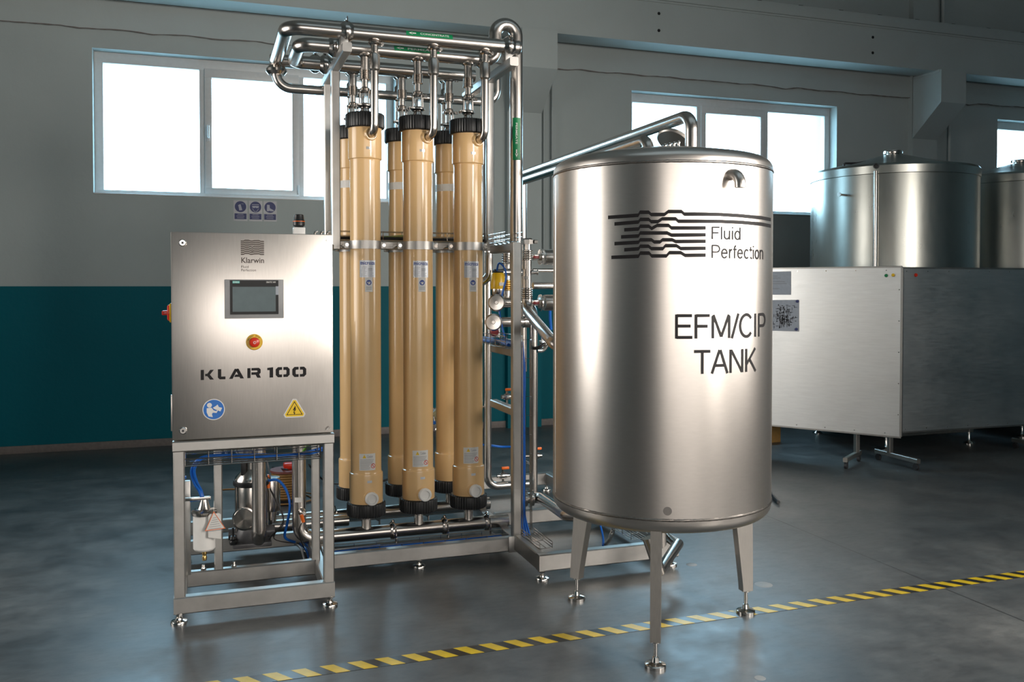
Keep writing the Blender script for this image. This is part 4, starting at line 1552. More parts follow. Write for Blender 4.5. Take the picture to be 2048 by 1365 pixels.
# canister right of pump
q = P(543, 1000, Y=5.06)
cn = thing('flow_sensor', 'short polished canister sensor right of the thick suction pipe', 'sensor', (q.x, 5.06, .15))
part('canister', MB().lathe([(0, .26), (.045, .262), (.048, .27), (.048, .435), (.044, .445), (0, .447)], (q.x, 5.06, 0), n=28), 'pipe_steel', cn)
part('neck', MB().cyl((q.x, 5.06, .16), (q.x, 5.06, .265), .026, 20).cyl((q.x - .04, 5.06, .24), (q.x + .04, 5.06, .24), .008, 8), 'fit_steel', cn)
part('terminal', MB().box(q.x - .035, q.x - .008, 5.0, 5.03, .445, .47, .003).cyl((q.x - .02, 5.0, .40), (q.x - .02, 5.0, .445), .009, 12), 'orange', cn)
one('pump_outlet_pipe', MB().tube([(q.x + .0, 5.06, .172), (.75, 5.06, .172)], .034, .05, 20), 'pipe_steel', 'horizontal steel pipe running right from the pump canister', 'pipe')
# air filter with hanging tags
q = P(408.5, 1036, Y=4.40)
af = thing('air_filter', 'white cylindrical air filter with steel lid and brass drain', 'filter', (q.x, 4.40, .2))
part('bowl', MB().lathe([(0, .262), (.044, .264), (.050, .272), (.050, .430), (0, .43)], (q.x, 4.40, 0), n=32), 'white_pl', af)
part('lid', MB().lathe([(0, .430), (.056, .430), (.058, .436), (.058, .446), (.05, .452), (.03, .456), (.022, .475), (.016, .50), (0, .50)], (q.x, 4.40, 0), n=32), 'fit_steel', af)
part('lid_bolt', MB().box(q.x - .10, q.x + .03, 4.39, 4.41, .498, .514, .003), 'fit_steel', af)
part('drain_valve', MB().lathe([(0, .212), (.009, .212), (.012, .225), (.008, .235), (.012, .245), (.010, .263), (0, .263)], (q.x, 4.40, 0), n=14), 'brass', af)
yt = 4.33
w = lambda px, py: Vector((P(px, py, Y=yt).x, yt, P(px, py, Y=yt).z))
tg = thing('warning_tag', 'white triangular tag with red edge hanging at the air filter', 'tag', w(431, 1062))
part('card', MB().prism([w(410, 1063), w(451, 1057.5), w(427.5, 1023)], (0, .001, 0)), 'label_white', tg)
mb = MB()
A, B, C = w(410, 1063), w(451, 1057.5), w(427.5, 1023)
G = (A + B + C) / 3
for a, b in ((A, B), (B, C), (C, A)):
    mb.flat([[a + Vector((0, -.001, 0)), b + Vector((0, -.001, 0)), b + (G - b) * .10 + Vector((0, -.001, 0)), a + (G - a) * .10 + Vector((0, -.001, 0))]])
part('red_border', mb, 'orange', tg)
mb = MB()
for k in range(7):
    z = G.z + .025 - k * .010
    hw = .008 + k * .0042
    mb.flat([[Vector((G.x - hw, yt - .001, z)), Vector((G.x + hw, yt - .001, z + .002)), Vector((G.x + hw, yt - .001, z + .004)), Vector((G.x - hw, yt - .001, z + .002))]])
part('small_print', mb, 'grey_ink', tg)
part('string', MB().tube([w(427.5, 1024), w(428, 1002)], .001, 0, 5), 'label_white', tg)
yt2 = 4.335
one('paper_tag', MB().prism([P(416.5, 1076, Y=yt2), P(442, 1078.5, Y=yt2), P(442, 1030, Y=yt2), P(438, 1027, Y=yt2), P(420, 1029, Y=yt2), P(416.5, 1033, Y=yt2)], (0, .0008, 0)), 'label_white',
    'white rectangular paper tag behind the triangular one', 'tag')
one('support_plate', MB().box(P(364, 1000, Y=4.5).x, P(381, 1000, Y=4.5).x, 4.50, 4.53, .118, .57, .003), 'frame_steel', 'narrow upright steel plate left of the air filter', 'plate')
one('blue_clip', MB().box(P(364, 956, Y=4.49).x, P(373, 956, Y=4.49).x, 4.485, 4.50, P(368, 958, Y=4.49).z, P(368, 953, Y=4.49).z, .002), 'blue', 'small blue clip on the narrow upright plate', 'clip')

# wire cable tray under the cabinet, with hoses in it
tr = MB()
wire_tray(tr, (-.10, 4.31, .690), (.50, 4.31, .690), .13, .065, (0, 1, 0), (0, 0, 1), .10, r=.003)
one('cable_tray', tr, 'fit_steel', 'wire mesh cable tray right under the control cabinet', 'cable tray')


def hose(name, pts, r, mat, label, cat='hose', sub=6):
    return one(name, MB().curve(pts, r, 8, sub), mat, label, cat)


def W3(lst):
    """points given as (px, py, Y)"""
    return [P(a, b, Y=c) for a, b, c in lst]


hose('air_hose', W3([(645, 897, 4.40), (600, 908, 4.38), (520, 911, 4.37), (430, 912, 4.36), (398, 920, 4.35), (384, 942, 4.36), (390, 968, 4.38), (399, 982, 4.40), (404, 994, 4.40)]), .0085, 'blue', 'blue air hose lying in the tray and looping down to the air filter')
hose('air_hose', W3([(645, 901, 4.36), (600, 912, 4.35), (520, 915, 4.34), (430, 914, 4.34), (403, 919, 4.34), (389, 940, 4.34), (394, 965, 4.37), (402, 980, 4.40), (406, 994, 4.40)]), .006, 'blue', 'thin blue air hose following the thicker one down to the air filter')
hose('air_hose', W3([(381, 1002, 4.46), (395, 1000, 4.44), (408, 999, 4.42)]), .007, 'blue', 'short blue hose entering the side of the air filter lid')
hose('air_hose', W3([(532, 963, 4.95), (555, 961, 4.93), (572, 980, 4.90), (580, 1010, 4.88), (575, 1045, 4.90), (570, 1075, 4.92), (590, 1085, 4.95)]), .0075, 'blue', 'blue hose curving down between the two thick vertical pipes')
hose('sensor_cable', W3([(540, 978, 4.96), (548, 995, 4.92), (563, 1025, 4.90), (566, 1050, 4.90), (545, 1070, 4.92), (538, 1085, 4.92)]), .0035, 'cable', 'thin black cable hanging from the orange sensor plug', 'cable')
hose('sensor_cable', W3([(541, 980, 4.97), (552, 1000, 4.94), (567, 1040, 4.93), (548, 1078, 4.95), (600, 1088, 4.98)]), .003, 'cable', 'second thin black cable looping beside the blue hose', 'cable')
hose('power_cable', W3([(450, 900, 4.6), (458, 915, 4.6), (475, 922, 4.62), (500, 918, 4.66)]), .006, 'grey_cable', 'grey power cable arching out of the cabinet bottom on the left', 'cable')
hose('power_cable', W3([(472, 900, 4.6), (480, 914, 4.6), (495, 921, 4.62), (512, 919, 4.66)]), .006, 'grey_cable', 'grey power cable arching out of the cabinet bottom on the right', 'cable')
hose('power_cable', W3([(533, 920, 4.7), (538, 940, 4.9), (541, 958, 5.0)]), .004, 'grey_cable', 'thin grey cable running down to the sensor terminal', 'cable')
for k, (px, py) in enumerate(((612, 893), (618, 899), (624, 895), (620, 890))):
    pass
hose('earth_wire', W3([(606, 905, 4.62), (614, 893, 4.6), (622, 890, 4.6), (632, 896, 4.62), (636, 910, 4.62)]), .007, 'green_pl', 'green earth wire bundle by the right stand post', 'cable')
one('pipe_plug', MB().cyl(W3([(603, 1030, 4.79)])[0], W3([(607, 1045, 4.79)])[0], .009, 12), 'orange', 'orange plug on the front riser pipe', 'plug')
hose('sensor_cable', W3([(603, 1047, 4.79), (598, 1065, 4.80), (605, 1090, 4.85), (615, 1105, 4.9)]), .003, 'cable', 'thin black cable below the orange plug of the riser pipe', 'cable')
# knot of hoses at the stand's right foot
for k, (m_, dx, dy, l) in enumerate((('blue', 0, 0, 'blue hose in the knot at the bottom right of the stand'), ('grey_cable', 5, 4, 'grey hose in the knot at the bottom right of the stand'), ('cable', -6, 3, 'black hose in the knot at the bottom right of the stand'), ('grey_cable', -10, -2, 'grey hose leftmost in the knot at the stand foot'), ('blue', 9, -3, 'blue hose rightmost in the knot at the stand foot'))):
    hose('air_hose', W3([(600 + dx, 1088, 4.95), (612 + dx, 1100 + dy, 4.85), (618 + dx, 1118 + dy, 4.8), (622 + dx, 1125, 4.78), (640 + dx, 1112 + dy, 4.76), (670 + dx, 1104 + dy * .6, 4.74), (760, 1093 + dy * .5, 4.735 + k * .012)]), .0065, m_, l)
# long tray behind the front base rail with blue hoses
tr = MB()
wire_tray(tr, (.62, 4.74, .070), (1.58, 4.74, .070), .10, .045, (0, 1, 0), (0, 0, 1), .12)
one('cable_tray', tr, 'fit_steel', 'wire mesh tray along the front base rail of the skid', 'cable tray')
for k in range(3):
    hose('air_hose', [(.66, 4.72 + k * .02, .088), (.95, 4.722 + k * .018, .092), (1.25, 4.725 + k * .018, .087), (1.56, 4.72 + k * .02, .09)], .0075, 'blue',
         ('blue hose nearest the rail in the long skid tray', 'blue hose in the middle of the long skid tray', 'blue hose at the back of the long skid tray')[k])
# tray on the clamp rail with dark cables
tr = MB()
wire_tray(tr, (.70, 5.09, 1.762), (1.58, 5.09, 1.762), .08, .05, (0, 1, 0), (0, 0, 1), .12)
one('cable_tray', tr, 'fit_steel', 'wire mesh tray on the clamp rail halfway up the columns', 'cable tray')
hose('signal_cable', [(.70, 5.07, 1.772), (.95, 5.08, 1.775), (1.3, 5.075, 1.772), (1.62, 5.07, 1.77)], .010, 'cable', 'thick black cable lying along the clamp rail tray', 'cable')
hose('signal_cable', [(.90, 5.10, 1.770), (1.0, 5.09, 1.785), (1.1, 5.10, 1.79), (1.2, 5.11, 1.772)], .006, 'green_pl', 'green cable lying in the clamp rail tray', 'cable')
# cable clipped to the right post
hose('signal_cable', [(1.555, 5.035, 2.36), (1.552, 5.034, 2.2), (1.556, 5.035, 2.0), (1.552, 5.034, 1.85), (1.556, 5.036, 1.76)], .004, 'cable', 'thin black cable clipped down the right tall post', 'cable')

# ================================================================== VALVE RACK RIGHT OF THE COLUMNS
YV = 4.90
vx = P(1054, 550, Y=YV).x
vz = lambda py: P(1054, py, Y=YV).z
c = lambda z: Vector((vx, YV, z))
vs = thing('valve_stack', 'vertical stack of steel couplings and bellows right of the short post', 'pipe fitting', (vx, YV, vz(610)))
part('top_nut', MB().lathe([(0, vz(489)), (.038, vz(489)), (.038, vz(480)), (.03, vz(477)), (0, vz(477))], (vx, YV, 0), n=8), 'fit_steel', vs)
part('nut_lug', MB().cyl(c(vz(484)) + Vector((.034, -.02, 0)), c(vz(484)) + Vector((.056, -.02, 0)), .012, 10), 'chrome', vs)
part('upper_sleeve', MB().cyl(c(vz(489)), c(vz(501)), .024, 20), 'fit_steel', vs)
part('upper_bellows', bellows(MB(), c(vz(521)), c(vz(500)), .034, 5), 'fit_steel', vs)
part('sight_pipe', MB().cyl(c(vz(577)), c(vz(520)), .027, 24), 'pipe_steel', vs)
part('sample_port', MB().cyl(c(vz(545)) + Vector((.02, -.02, 0)), c(vz(545)) + Vector((.052, -.03, 0)), .012, 12).lathe([(0, 0), (.017, 0), (.017, .008), (0, .008)], c(vz(545)) + Vector((.05, -.03, 0)), (1, -.3, 0), 16), 'chrome', vs)
mb = MB(); rect_patch(mb, cyl_fn(vx, YV, .0278), -1.0, .0, vz(559), vz(553), 6)
part('pipe_label', mb, 'label_white', vs)
part('lower_bellows', bellows(MB(), c(vz(598)), c(vz(576)), .034, 5), 'fit_steel', vs)
e1 = P(1108, 688, Y=4.15)
part('slanted_pipe', MB().tube([c(vz(598)), c(vz(622)), e1, e1 + Vector((.12, -.10, -.08))], .031, .09, 22, 8), 'pipe_steel', vs)
# actuators pointing right, half hidden by the tank
for k, (y0, y1, lab) in enumerate(((500, 530, 'upper horizontal steel actuator peeking out left of the tank'), (590, 622, 'lower horizontal steel actuator peeking out left of the tank'))):
    Yq = 5.0
    zc = (P(1085, y0, Y=Yq).z + P(1085, y1, Y=Yq).z) / 2
    rr = (P(1085, y0, Y=Yq).z - P(1085, y1, Y=Yq).z) / 2
    xs_ = P(1081, 515, Y=Yq).x
    t = thing('valve_actuator', lab, 'actuator', (xs_, Yq, zc - rr), 'actuators beside the tank')
    part('cylinder', MB().lathe([(0, 0), (rr * .93, 0), (rr, .006), (rr, .24), (rr * .93, .246), (0, .246)], (xs_ + .02, Yq, zc), (1, 0, 0), 32), 'pipe_steel', t)
    part('end_disc', MB().lathe([(0, 0), (rr * 1.05, 0), (rr * 1.05, .006), (rr * .7, .012), (0, .012)], (xs_ - .004, Yq, zc), (1, 0, 0), 32), 'chrome', t)
    part('stem', MB().box(xs_ - .07, xs_, Yq - .018, Yq + .018, zc - .018, zc + .018, .004), 'fit_steel', t)
    part('red_insert', MB().box(xs_ - .05, xs_ - .015, Yq - .022, Yq - .012, zc - .008, zc + .009, .003), 'dark_red', t)
    part('name_plate', MB().box(xs_ + .07, xs_ + .11, Yq - rr - .002, Yq - rr + .004, zc - .010, zc + .010), 'label_white', t)
    part('nozzle', MB().cyl((vx + .02, YV + .02, zc), (xs_ - .06, Yq, zc), .02, 14), 'pipe_steel', t)
for y, r, l in ((541, .012, 'thin horizontal pipe under the upper actuator'), (572, .021, 'horizontal pipe above the lower actuator')):
    q = P(1066, y, Y=5.06)
    one('cross_pipe', MB().tube([q, (q.x + .40, 5.06, q.z)], r, 0, 18), 'pipe_steel', l, 'pipe')

# left cluster, behind the side beams
ya2 = thing('yellow_actuator', 'yellow valve actuator with steel base and blue hose', 'actuator', P(996, 588, Y=5.22))
q0, q1 = P(982, 588, Y=5.22), P(1009, 546, Y=5.22)
xm, rr = (q0.x + q1.x) / 2, (q1.x - q0.x) / 2
part('housing', MB().lathe([(0, q0.z + .03), (rr * .96, q0.z + .03), (rr, q0.z + .04), (rr * .94, q1.z - .01), (rr * .8, q1.z), (0, q1.z)], (xm, 5.22, 0), n=36), 'yellow', ya2)
part('base', MB().lathe([(0, q0.z - .015), (rr * .9, q0.z - .01), (rr * 1.0, q0.z + .0), (rr * 1.0, q0.z + .03), (0, q0.z + .03)], (xm, 5.22, 0), n=36), 'fit_steel', ya2)
part('top_cap', MB().box(xm - .03, xm + .03, 5.20, 5.24, q1.z, q1.z + .022, .004), 'black', ya2)
part('name_plate', MB().box(xm - .005, xm + .035, 5.22 - rr - .003, 5.22 - rr + .004, q0.z + .05, q0.z + .07), 'label_white', ya2)
hose('air_hose', W3([(994, 541, 5.2), (998, 527, 5.14), (1008, 535, 5.12), (1012, 555, 5.12), (1004, 590, 5.13), (999, 620, 5.12), (1003, 650, 5.10), (1011, 680, 5.08)]), .006, 'blue', 'blue hose hanging from the yellow actuator')


def stub_pipe(pts, r, bend, name, label, Y=None):
    return one(name, MB().tube(pts, r, bend, 20, 8), 'pipe_steel', label, 'pipe')


stub_pipe(W3([(978, 505, 5.32), (978, 555, 5.32), (962, 566, 5.32)]), .026, .06, 'elbow_pipe', 'elbow pipe left of the yellow actuator')
t = thing('bellows_pipe', 'vertical pipe with bellows right of the yellow actuator', 'pipe', P(1015, 610, Y=5.30))
part('upper_run', MB().tube(W3([(1014, 498, 5.30), (1014, 602, 5.30), (990, 618, 5.30)]), .026, .06, 18, 8), 'pipe_steel', t)
part('bellows', bellows(MB(), P(1014, 528, Y=5.30), P(1014, 505, Y=5.30), .034, 5), 'fit_steel', t)
part('lower_bellows', bellows(MB(), P(1014, 582, Y=5.30), P(1014, 560, Y=5.30), .032, 5), 'brass', t)
for (px, py, x2, l1) in ((991, 606, 1046, 'upper horizontal pipe with round blank disc beside the columns'), (985, 645, 1056, 'lower horizontal pipe with round blank disc beside the columns')):
    q, e = P(px, py, Y=5.14), P(x2, py + 2, Y=5.14)
    t = thing('blanked_pipe', l1, 'pipe', (q.x, 5.14, q.z - .05), 'blanked pipes beside the columns')
    part('pipe', MB().cyl((q.x, 5.14, q.z), (e.x, 5.14, q.z), .030, 22), 'pipe_steel', t)
    part('disc', MB().lathe([(0, 0), (.050, 0), (.052, .003), (.052, .012), (.046, .014), (.044, .018), (.012, .019), (.010, .028), (0, .028)], (q.x, 5.12, q.z), (-.35, -1, .1), 32), 'fit_steel', t)
    part('end_collar', MB().lathe([(0, -.03), (.036, -.03), (.036, .01), (.02, .016), (0, .016)], (e.x, 5.14, q.z), (1, 0, 0), 24), 'fit_steel', t)
q = P(1024, 545, Y=5.30)
stub_pipe([(q.x - .07, 5.28, q.z), (q.x + .12, 5.28, q.z)], .024, 0, 'cross_pipe', 'short horizontal pipe just right of the yellow actuator')
q = P(990, 664, Y=5.12)
rk = thing('rotary_knob', 'dark red round knob on a white plate above the blue hose tray', 'knob', (q.x, 5.12, q.z - .04))
part('plate', MB().box(q.x - .035, q.x + .035, 5.125, 5.135, q.z - .035, q.z + .035, .003), 'white_pl', rk)
part('knob', MB().lathe([(0, 0), (.027, 0), (.027, .012), (.022, .018), (0, .018)], (q.x - .004, 5.125, q.z), (0, -1, 0), 20), 'dark_red', rk)
part('stalk', MB().cyl((q.x, 5.135, q.z), (q.x, 5.16, q.z), .02, 12), 'fit_steel', rk)
# tray of blue hoses on the middle side beam
tr = MB()
wire_tray(tr, (1.607, 4.66, 1.162), (1.607, 5.30, 1.162), .10, .06, (1, 0, 0), (0, 0, 1), .09)
one('cable_tray', tr, 'fit_steel', 'short wire tray of blue hoses on the upper side beam', 'cable tray')
for k in range(4):
    hose('air_hose', [(1.575 + k * .02, 4.66, 1.175), (1.578 + k * .02, 4.85, 1.182), (1.57 + k * .022, 5.05, 1.176), (1.575 + k * .02, 5.30, 1.18)], .009, 'blue',
         'blue hose in the short side beam tray, %s of four' % ('leftmost', 'second from the left', 'third from the left', 'rightmost')[k])
tr = MB()
wire_tray(tr, (1.62, 4.70, 1.752), (1.62, 5.35, 1.752), .10, .05, (1, 0, 0), (0, 0, 1), .08)
one('cable_tray', tr, 'chrome', 'bright wire tray on top of the short post', 'cable tray')
# vertical tray with blue hoses behind the short post
xt = P(1051, 880, Y=4.70).x
tr = MB()
wire_tray(tr, (xt, 4.70, .13), (xt, 4.70, 1.20), .055, .03, (1, 0, 0), (0, -1, 0), .10, lines=3)
one('cable_tray', tr, 'fit_steel', 'upright wire tray with blue hoses right of the short post', 'cable tray')
for k in range(4):
    xk = P(1041.5 + k * 2.2, 900, Y=4.69).x
    hose('air_hose', [(xk - .01, 4.69, 1.19), (xk + .004, 4.69, 1.0), (xk, 4.69, .8), (xk + .003, 4.69, .5), (xk, 4.69, .25), (xk + .01 * k, 4.68, .10)], .006, 'blue',
         'upright blue hose beside the short post, %s of four' % ('leftmost', 'second from the left', 'third from the left', 'rightmost')[k])
# mesh tray on the floor of the extension frame
tr = MB()
wire_tray(tr, (1.66, 4.30, .136), (1.66, 4.58, .136), .07, .03, (1, 0, 0), (0, 0, 1), .10, lines=3)
one('cable_tray', tr, 'fit_steel', 'short wire tray in the left front corner of the low rack frame', 'cable tray')
tr = MB()
wire_tray(tr, (2.20, 4.30, .135), (2.20, 5.05, .135), .10, .05, (1, 0, 0), (0, 0, 1), .10, lines=6)
one('cable_tray', tr, 'fit_steel', 'wire tray seen between the tank legs in the extension frame', 'cable tray')
hose('power_cable', W3([(1042, 1060, 4.66), (1048, 1085, 4.60), (1056, 1100, 4.5), (1062, 1108, 4.4)]), .008, 'cable', 'black cable dropping onto the extension frame beside the blue hoses', 'cable')
hose('air_hose', W3([(1193, 1035, 4.6), (1200, 1050, 4.55), (1206, 1075, 4.5), (1206, 1092, 4.45)]), .006, 'blue', 'blue hose hanging under the tank behind the left leg')
hose('drain_hose', W3([(1224, 1040, 4.6), (1226, 1060, 4.55), (1218, 1080, 4.5), (1208, 1092, 4.45)]), .012, 'fit_steel', 'steel braided hose hanging under the tank behind the left leg')
# tall pipes behind
stub_pipe([(P(975, 800, Y=5.62).x, 5.62, 1.75), (P(975, 800, Y=5.62).x, 5.62, P(975, 974, Y=5.62).z), (P(1062, 968, Y=5.62).x, 5.62, P(975, 974, Y=5.62).z)], .027, .07, 'tall_pipe', 'tall pipe behind the columns turning right near the floor')
xq = P(1067, 800, Y=5.20).x
tp2 = thing('outlet_riser', 'tall vertical pipe between the hose tray and the tank', 'pipe', (xq, 5.20, .2))
part('pipe', MB().tube([(xq, 5.20, 1.25), (xq, 5.20, P(1067, 990, Y=5.20).z)], .026, 0, 20), 'pipe_steel', tp2)
part('elbow_top', MB().tube([(xq, 5.20, 1.24), (xq, 5.20, 1.36), (xq - .02, 5.36, 1.40)], .026, .06, 20, 6), 'pipe_steel', tp2)
q = P(1062, 997, Y=4.95)
bp = thing('tank_outlet_pipe', 'pipe with flange running low from the skid to the tank bottom', 'pipe', (q.x, 4.95, .1))
e = P(1133, 1031, Y=4.2)
part('pipe', MB().tube([(q.x - .09, 4.97, q.z), (q.x + .06, 4.95, q.z), e, (1.89, 3.80, .40)], .032, .06, 20, 8), 'pipe_steel', bp)
part('flange', MB().lathe([(0, -.012), (.055, -.012), (.055, .0), (.048, .004), (.048, .014), (0, .014)], (q.x, 4.955, q.z), (1, -.1, 0), 28), 'fit_steel', bp)
part('flange', MB().lathe([(0, -.01), (.05, -.01), (.05, .008), (0, .008)], (q.x - .035, 4.96, q.z), (1, -.1, 0), 28), 'fit_steel', bp)


def ball_valve(px, py, Yv, s, label, up=True):
    p = P(px, py, Y=Yv)
    t = thing('ball_valve', label, 'valve', p, 'small valves with orange levers')
    part('body', MB().cyl(p + Vector((-.035 * s, 0, 0)), p + Vector((.035 * s, 0, 0)), .012 * s, 14).lathe([(0, -.018 * s), (.017 * s, -.018 * s), (.02 * s, 0), (.017 * s, .018 * s), (0, .018 * s)], p, (1, 0, 0), 14)
         .cyl(p, p + Vector((0, 0, .035 * s)), .007 * s, 8).tube([p - Vector((0, 0, .01)), p - Vector((0, 0, .07 * s))], .007 * s, 0, 8), 'fit_steel', t)
    part('lever', MB().box(p.x - .01, p.x + .035 * s, p.y - .007, p.y + .007, p.z + .035 * s, p.z + .05 * s, .003), 'orange', t)


ball_valve(1014, 794, 4.95, 1.0, 'small ball valve with orange lever on the lower side beam')
ball_valve(1006, 952, 5.62, 1.2, 'small ball valve with orange lever near the floor behind the post')
ball_valve(1072, 912, 5.50, 1.1, 'small ball valve with orange lever beside the tank edge')
q = P(1072, 912, Y=5.50)
part('feed_pipe', MB().tube([q + Vector((-.03, 0, 0)), (xq, 5.50, q.z), (xq, 5.20, q.z)], .008, .02, 8), 'fit_steel', tp2)
t = thing('sample_valve', 'chrome sample valve hanging between the middle and right columns', 'valve', P(872, 845, Y=5.45))
p = P(876, 826, Y=5.45)
part('body', MB().beam(p + Vector((-.03, 0, -.02)), p + Vector((.03, 0, .03)), .05, .045, .008).cyl(p + Vector((.02, 0, .02)), p + Vector((.05, 0, .045)), .012, 10), 'chrome', t)
part('spout', MB().tube([p + Vector((-.02, 0, -.02)), p + Vector((-.012, 0, -.06)), p + Vector((0, 0, -.09)), p + Vector((-.008, 0, -.11))], .012, .01, 10), 'chrome', t)
part('blue_ring', MB().lathe([(.012, 0), (.018, 0), (.018, .02), (.012, .02)], p + Vector((-.014, 0, -.07)), n=14), 'blue', t)
part('bracket', MB().tube([p, (p.x + .0, 5.62, p.z), (p.x + .5, 5.62, p.z)], .008, .02, 8), 'fit_steel', t)
t = thing('pinch_valve', 'small clamp with black band and pipe left of the tank', 'valve', P(1085, 690, Y=5.0))
p = P(1084, 688, Y=5.0)
part('body', MB().tube([p + Vector((-.03, 0, -.04)), p + Vector((.01, 0, -.04)), p + Vector((.055, -.02, .04))], .014, .03, 12).box(p.x - .015, p.x + .02, 4.98, 5.02, p.z - .01, p.z + .02, .004).cyl(p + Vector((0, 0, .02)), p + Vector((0, 0, .07)), .008, 10), 'chrome', t)
hose('black_hose', W3([(1060, 695, 4.98), (1070, 697, 4.96), (1080, 694, 4.94), (1090, 687, 4.94)]), .010, 'cable', 'short thick black hose beside the pinch clamp left of the tank')
hose('air_hose', W3([(1101, 600, 5.4), (1100, 630, 5.4), (1102, 660, 5.4)]), .010, 'blue', 'blue hose showing right at the left edge of the tank')
hose('air_hose', W3([(966, 890, 5.62), (1000, 894, 5.66), (1030, 898, 5.62), (1045, 930, 5.55)]), .008, 'blue', 'blue hose crossing low behind the short post')
q = P(1063, 470, Y=8.93)
one('junction_box', MB().box(q.x - .08, q.x + .08, 8.88, 8.95, q.z - .04, q.z + .04, .006), plain('grey_green_box', (.22, .26, .24), .5), 'small grey green junction box on the wall left of the tank', 'box')

# ================================================================== VATS AT THE BACK
def vat(cx, cy, R, zt, label, full):
    t = thing('steel_vat', label, 'tank', (cx, cy, 0), 'steel vats at the back wall')
    part('shell', MB().lathe([(R, .30), (R, .9), (R, 1.7), (R, zt - .10)], (cx, cy, 0), n=96), 'vat_steel', t)
    part('rim', MB().lathe([(R, zt - .105), (R + .006, zt - .10), (R + .010, zt - .03), (R - .004, zt - .008), (R - .04, zt)], (cx, cy, 0), n=96), 'vat_steel', t)
    part('cone_lid', MB().lathe([(R - .035, zt - .002), (R * .5, zt + .075), (.12, zt + .150), (.10, zt + .153), (0, zt + .153)], (cx, cy, 0), n=72), 'vat_steel', t)
    part('lid_cap', MB().lathe([(.06, .14), (.06, .165), (.085, .168), (.088, .178), (.085, .195), (.05, .20), (0, .20)], (cx, cy, zt), n=32), 'fit_steel', t)
    part('bottom_dish', MB().lathe([(R, .30), (R - .05, .25), (R * .5, .22), (0, .21)], (cx, cy, 0), n=72), 'vat_steel', t)
    for k in range(4):
        a = pi / 4 + k * pi / 2
        x, y = cx + cos(a) * R * .9, cy + sin(a) * R * .9
        g = part('leg', MB().beam((x, y, .12), (x, y, .32), .06, .06, .006), 'leg_steel', t)
        part('levelling_foot', MB().lathe([(0, 0), (.05, 0), (.05, .012), (.02, .03), (.014, .04), (.014, .125), (0, .125)], (x, y, 0), n=18), 'chrome', g)
    part('skirt_rail', MB().beam((cx - R * .64, cy - R * .64, .17), (cx + R * .64, cy - R * .64, .17), .05, .10, .006), 'leg_steel', t)
    part('skirt_rail', MB().beam((cx - R * .64, cy + R * .64, .17), (cx + R * .64, cy + R * .64, .17), .05, .10, .006), 'leg_steel', t)
    return t


VX, VY, VR, VZ = 6.35, 7.05, .762, 2.625
v1 = vat(VX, VY, VR, VZ, 'large cylindrical steel vat with shallow cone lid behind the screens', True)
# vertical pipe on its face
def on_vat(px, extra=0.0):
    d = ray(px, 573)
    a = d.x ** 2 + d.y ** 2
    b = -2 * (d.x * VX + d.y * VY)
    cc = VX ** 2 + VY ** 2 - (VR + extra) ** 2
    s = (-b - math.sqrt(max(0, b * b - 4 * a * cc))) / (2 * a)
    return Vector((d.x * s, d.y * s, 0))
q = on_vat(1750, .012)
part('gauge_tube', MB().tube([(q.x, q.y, VZ - .08), (q.x, q.y, .6)], .022, 0, 14), 'fit_steel', v1)
q = on_vat(1751, .0)
nv = Vector((q.x - VX, q.y - VY, 0)).normalized()
part('vent_nozzle', MB().lathe([(.012, 0), (.026, 0), (.026, .02), (.016, .022), (.012, .01)], Vector((q.x, q.y, VZ - .035)) + nv * .0, nv, 16), 'dark_metal', v1)
q = on_vat(1640, .0)
part('side_stub', MB().tube([Vector((VX - .72, VY - .22, VZ - .28)), Vector((VX - .84, VY - .26, VZ - .28))], .010, 0, 10).lathe([(0, 0), (.02, 0), (.02, .01), (0, .01)], Vector((VX - .84, VY - .26, VZ - .28)), (-1, -.3, 0), 12), 'fit_steel', v1)
hq = P(1690, 322, Y=VY - .1)
part('lid_handle', MB().tube([(VX - .66, VY - .10, VZ - .03), (VX - .66, VY - .10, VZ + .035), (VX - .50, VY - .08, VZ + .045), (VX - .36, VY - .05, VZ + .07)], .010, .02, 10), 'dark_metal', v1)
v2 = vat(8.15, 7.20, .80, 2.64, 'second steel vat cut off by the right edge of the picture', False)
q = Vector((8.15, 7.20, 0)) + Vector((-.44, -.90, 0)).normalized() * .81
part('gauge_tube', MB().tube([(q.x, q.y, 2.55), (q.x, q.y, .6)], .022, 0, 14), 'fit_steel', v2)

# ================================================================== MOBILE SHEET-METAL SCREENS
SZ0, SZ1 = .262, 1.652
a1, a2 = Vector((5.385, 5.865, 0)), Vector((4.40, 7.27, 0))
dir1 = (a2 - a1).normalized()
n1 = Vector((-dir1.y, dir1.x, 0))
if n1.y > 0:
    n1 = -n1
L1 = (a2 - a1).length
s1 = thing('mobile_screen', 'bright sheet-metal screen on a castor stand with papers pinned on it', 'screen', (a1.x, a1.y, 0), 'sheet-metal screens')


